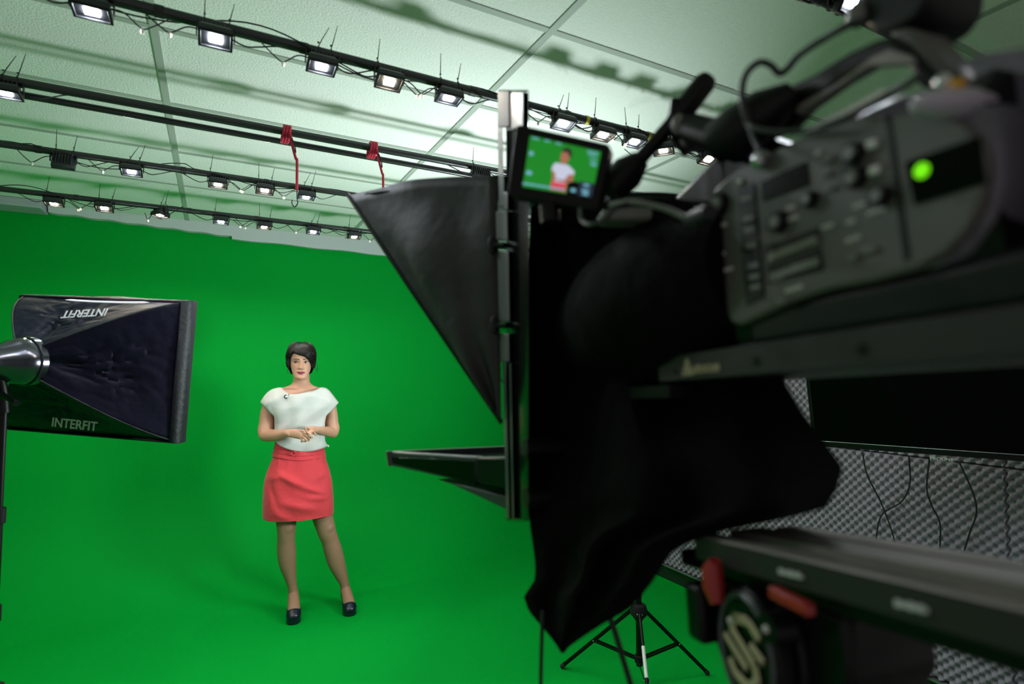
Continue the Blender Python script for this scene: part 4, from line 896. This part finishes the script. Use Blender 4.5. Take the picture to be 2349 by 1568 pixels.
# loose wisps below both ears
for pts in ([(660, 838, -.02), (661, 845, -.02), (659.5, 852, -.01), (662.5, 857, -.01)], [(657, 826, 0), (655.5, 833, .0), (659, 838, 0), (657, 841, 0)], [(719, 832, -.02), (723, 840, -.02), (727, 848, -.01), (725.5, 855, -.01)], [(721, 830, -.01), (728, 838, 0), (728.6, 847, .0), (727, 851, 0)], [(716, 834, -.03), (720, 842, -.03), (724, 848, -.02)]):
    P = spl([wp(*q) for q in pts], 5); b.tube(P, [.0022*(1-.8*i/len(P)) for i in range(len(P))], 6)
b.build('swept_locks', 'hair', hair, sharp=100)

# blouse: kimono cut, front and back sheets meeting at the shoulder line
def curve(tab, t):                                         # arc-length style lookup through (x, y) points
    L = [0]
    for p, q in zip(tab, tab[1:]): L.append(L[-1]+math.hypot(q[0]-p[0], q[1]-p[1]))
    s = t*L[-1]
    for i in range(len(tab)-1):
        if s <= L[i+1] or i == len(tab)-2:
            k = (s-L[i])/max(1e-6, L[i+1]-L[i]); return (tab[i][0]+(tab[i+1][0]-tab[i][0])*k, tab[i][1]+(tab[i+1][1]-tab[i][1])*k)
hemF = [(632, 1014), (648, 1025), (672, 1033), (700, 1036), (722, 1033), (740, 1028), (752, 1022)]
leftE = [(632, 1014), (630.5, 1000), (630, 985), (629.5, 968), (628.5, 955), (618, 945), (606, 932), (597, 923)]
rightE = [(752, 1022), (746, 1010), (745, 990), (745.5, 970), (749, 953), (760, 942), (770, 931), (777, 923)]
topF = [(597, 923), (606, 908), (618, 896), (630, 890.5), (644, 888.5), (652, 896), (664, 903), (676, 903.5), (690, 901.5), (714, 896.5), (728, 892), (736, 888), (748, 889.5), (757, 897), (768, 911), (777, 923)]
topB = [(597, 923), (606, 908), (618, 896), (630, 890.5), (644, 888.5), (660, 889), (676, 889.5), (691, 889.5), (706, 889.5), (722, 889), (736, 888), (748, 889.5), (757, 897), (768, 911), (777, 923)]
def sm(t): return [(a[0], a[1]) for a in refine([tuple(q) for q in t], 5)]
leftE, rightE, hemF = sm(leftE), sm(rightE), sm(hemF); topF, topB = sm(topF), sm(topB)
def coons(B, T, L, R, u, v):
    b0, t0, l0, r0_ = curve(B, u), curve(T, u), curve(L, v), curve(R, v); c00, c10, c01, c11 = B[0], B[-1], T[0], T[-1]
    return tuple((1-v)*b0[i]+v*t0[i]+(1-u)*l0[i]+u*r0_[i]-((1-u)*(1-v)*c00[i]+u*(1-v)*c10[i]+(1-u)*v*c01[i]+u*v*c11[i]) for i in (0, 1))
def shoulder_y(x):                                          # the height of the shoulder seam at column x
    T = [(597, 923), (606, 908), (618, 896), (630, 890), (644, 887), (660, 882), (691, 879), (722, 882), (736, 887), (748, 889), (757, 896), (768, 910), (777, 923)]
    return lerp_tab(T, x)[0]
def depthat(x, y, front):
    hw = lerp_tab([(885, 98), (923, 98), (955, 72), (970, 64), (1036, 63)], y)[0]; xc = 690
    k = max(0, 1-abs((x-xc)/hw)**2.6)**.5
    D = lerp_tab([(885, .105), (905, .116), (935, .128), (960, .122), (1000, .108), (1036, .112)], y)[0]
    dy = max(0, y-shoulder_y(x)); g = min(1, (dy/26))**.5 if dy < 26 else 1
    if not front: D *= .95
    return D*k*g
def blouse(front):
    b = MB(); rows = []; NU, NV = 72, 44
    for i in range(NU+1):
        r = []
        for j in range(NV+1):
            u, v = i/NU, j/NV; x, y = coons(hemF, topF if front else topB, leftE, rightE, u, v)
            d = depthat(x, y, front)
            inside = min(1, min(u, 1-u)*14)*1.0
            w1 = .013*sin((x-640)*.09+(y-900)*.045+2*noise.noise(V((x*.02, y*.02, 1))))*max(0, (y-930)/110)    # drag folds to the hem
            w2 = .013*noise.noise(V((x*.03, y*.018, 3 if front else 8)))+.007*sin((x+y*1.4)*.09)*G(y, 950, 45)
            bag = .014*G(y, 1020, 16)                        # the cloth blouses over the waistband
            d = d + (w1+w2+bag)*inside
            if j == NV and front and 648 < x < 734: d = depthat(x, y, True)+.0025
            r.append(wp(x, y, (-d if front else d*.9)))
        rows.append(r)
    b.grid(rows); return b
fr = blouse(True); bk = blouse(False)
fr.bm.verts.ensure_lookup_table()
me_tmp = bpy.data.meshes.new('tmp'); bk.bm.to_mesh(me_tmp); fr.bm.from_mesh(me_tmp); bpy.data.meshes.remove(me_tmp); bk.bm.free()
bmesh.ops.remove_doubles(fr.bm, verts=fr.bm.verts, dist=.002)
for f in fr.bm.faces: f.smooth = True
bl = fr.build('blouse', 'blouse', wo, solid=.0022, sharp=120)
tipk = MB(); tipk.tube(spl([wp(744, 1020, -.03), wp(750, 1021, -.035), wp(754, 1023.5, -.03)], 4), [.008, .010, .004]*3 if False else .0065, 8); tipk.build('hem_knot', 'blouse', bl)
# skirt: flared ring loft with creases, waistband with tie
def skrt(tab, name, m, fold=1.0, par=wo, seg=96):
    T = refine(tab, 6); rows = []
    for x0, x1, y, d, ry in T:
        mm, h, r0 = wr(x0, x1, y, d, ry); R = []
        for k in range(seg):
            q = 2*pi*k/seg; cx_, sx_ = cos(q), sin(q); s = max(0, -sx_)
            X = 684+(cx_*(x1-x0)/2)
            f = 0
            if fold:
                low = min(1, max(0, (y-1050)/40))
                for (ax, ay, bx, by, wd, am) in ((640, 1075, 700, 1110, 7, .012), (700, 1110, 748, 1128, 6, .011), (720, 1092, 755, 1078, 7, .008), (618, 1090, 640, 1150, 7, -.008), (650, 1140, 720, 1160, 9, .008), (700, 1132, 760, 1140, 6, .007), (606, 1088, 650, 1084, 6, .008), (630, 1160, 670, 1180, 8, .006)):
                    dx, dy = bx-ax, by-ay; L2 = dx*dx+dy*dy; t = max(0, min(1, ((X-ax)*dx+(y-ay)*dy)/L2)); dd = math.hypot(X-(ax+dx*t), y-(ay+dy*t)); e = sin(pi*min(1, max(0, .12+t*.8)))
                    f += 1.9*am*exp(-(dd/wd)**2)*e*s*fold
                for px_, am in ((640, .006), (663, .007), (716, .007), (735, .006)): f += am*exp(-((X-px_)/2.4)**2)*exp(-((y-1052)/16)**2)*s
                f += .006*noise.noise(V((X*.035, y*.03, 7)))*low + .004*sin(q*7+y*.01)*low
            edge = (1 - .012*0)
            R.append(mm + SD*(h*abs(cx_)**.92*(1 if cx_ > 0 else -1)) + AZ*(r0*abs(sx_)**.9*(1 if sx_ > 0 else -1) - f))
        rows.append(R)
    b = MB(); b.grid(rows, closed=True); return b.build(name, m, par, solid=.003, sharp=170)
# rows follow the tilt of waist and hem: shear each ring with height offsets
sk = skrt([(630, 743, 1034, .0, .112), (626, 746, 1046, .0, .118), (621, 748, 1058, .0, .126), (612, 755, 1080, -.004, .138), (606, 760.5, 1105, -.006, .146), (604, 763, 1130, -.008, .150), (603, 764.5, 1155, -.008, .152), (603, 764.5, 1176, -.008, .150), (604, 764, 1181, -.008, .150)], 'skirt', 'skirt')
bnd = MB(); 
def band(y0, y1, e, nm):
    b = MB(); rows = []
    for j in range(5):
        y = y0+(y1-y0)*j/4; L = lerp_tab([(1014, 632), (1034, 629.5), (1052, 623)], y)[0]; R = lerp_tab([(1014, 741), (1034, 743.5), (1052, 747)], y)[0]; row = []
        mm, h, r0 = wr(L, R, y, 0, .096+(y-1014)*.0008)
        for k in range(72):
            q = 2*pi*k/72; c_ = cos(q); s_ = sin(q); tilt = V((0, 0, -.011*c_ - .012*max(0, -s_)*(1-abs(c_))))
            row.append(mm + SD*(h+e)*abs(c_)**.95*(1 if c_ > 0 else -1) + AZ*((r0+e)*s_) + tilt)
        rows.append(row)
    b.grid(rows, closed=True); return b.build(nm, 'skirt', sk, solid=.003)
band(1014, 1030, .002, 'waistband'); band(1027, 1037, .005, 'tie_sash'); band(1036, 1046, .0045, 'tie_sash')
b = MB(); b.tube(spl([wp(674, 1034, -.128), wp(682, 1040, -.134), wp(672, 1044, -.132), wp(668, 1037, -.128)], 5), .005, 8); b.build('tie_knot', 'skirt', sk)
b = MB(); b.tube([wp(688, y, -.149-.0*(y-1050)) for y in (1056, 1080)], .0012, 6); b.build('front_seam', 'skirt', sk)
# pumps: upper wrapped round the foot, platform sole and slim heel
def pump(fo, heel, toepx, flr_d):
    s_ = thing_shoe = None
    pts = [wp(x, y, d) for x, y, d, _, _ in fo]; toe = wp(*toepx)
    axis = spl([heel+AZ*.006, heel.lerp(pts[2], .35)-V((0, 0, .012)), pts[2]-V((0, 0, .012)), pts[3]-V((0, 0, .006)), pts[4]+V((0, 0, -.001)), toe], 6); n = len(axis)
    b = MB(); rows = []
    for i, p in enumerate(axis):
        t = i/(n-1); tg = (axis[min(i+1, n-1)]-axis[max(i-1, 0)]).normalized(); sd = SD.copy(); upv = sd.cross(tg).normalized()
        if upv.z < 0: upv = -upv
        wd = lerp_tab([(0, .014), (.05, .027), (.3, .031), (.6, .0405), (.8, .043), (.92, .036), (.98, .022), (1, .006)], t)[0]
        ht = lerp_tab([(0, .020), (.05, .034), (.3, .030), (.6, .033), (.8, .030), (.92, .024), (.98, .015), (1, .005)], t)[0]
        th = lerp_tab([(0, 2.3), (.1, 2.0), (.35, 1.55), (.62, 1.65), (.66, 1.9), (.70, pi), (1, pi)], t)[0]
        rows.append([p + sd*wd*sin(a) - upv*ht*cos(a) for a in [-th+2*th*k/28 for k in range(29)]])
    b.grid(rows); up_ = b.build('pump', 'shoe', wo, solid=.003)
    # platform sole
    b = MB(); base = [(.56, .036), (.66, .040), (.76, .0425), (.86, .041), (.93, .035), (.98, .024), (1.0, .010)]; L = []; Rr = []
    for t, w_ in base:
        p = axis[min(n-1, int(t*(n-1)))]; L.append(V((p.x, p.y, 0))-SD*w_); Rr.append(V((p.x, p.y, 0))+SD*w_)
    loop = L+Rr[::-1]; ztop = min(axis[int(.8*(n-1))].z-.008, .042)
    b.loft([[p+V((0, 0, .001)) for p in loop], [p+V((0, 0, ztop)) for p in loop]]); b.build('platform_sole', 'shoe', up_, bevel=.003)
    b = MB(); hb_ = heel+AZ*.012; b.tube([hb_-V((0, 0, .012)), V((hb_.x, hb_.y, hb_.z*.45)), V((hb_.x, hb_.y, .001))], [.020, .008, .0055], 12); b.build('stiletto_heel', 'shoe', up_)
pump(footL, heelL, (672.8, 1421, -.158), 0); pump(footR, heelR, (803.5, 1405, -.155), 0)
# clip-on microphone at the neckline
mc = thing('clip_microphone', wp(656, 909, -.13), 'tiny black clip-on microphone at the neckline of the white top', 'microphone')
A = wp(655, 910, -.122); b = MB(); b.tube([A, wp(660.5, 909, -.126)], [.0070, .0065], 12); b.build('capsule', 'print_g', mc)
b = MB(); b.tube(spl([wp(657, 905.5, -.120), wp(653.5, 907, -.122), wp(652.5, 910.5, -.124), wp(655, 913, -.126), wp(658, 912.5, -.128)], 5), .0034, 8); b.tube([wp(660, 907, -.126), wp(663, 903, -.118)], .0018, 6); b.build('clip', 'cable', mc)
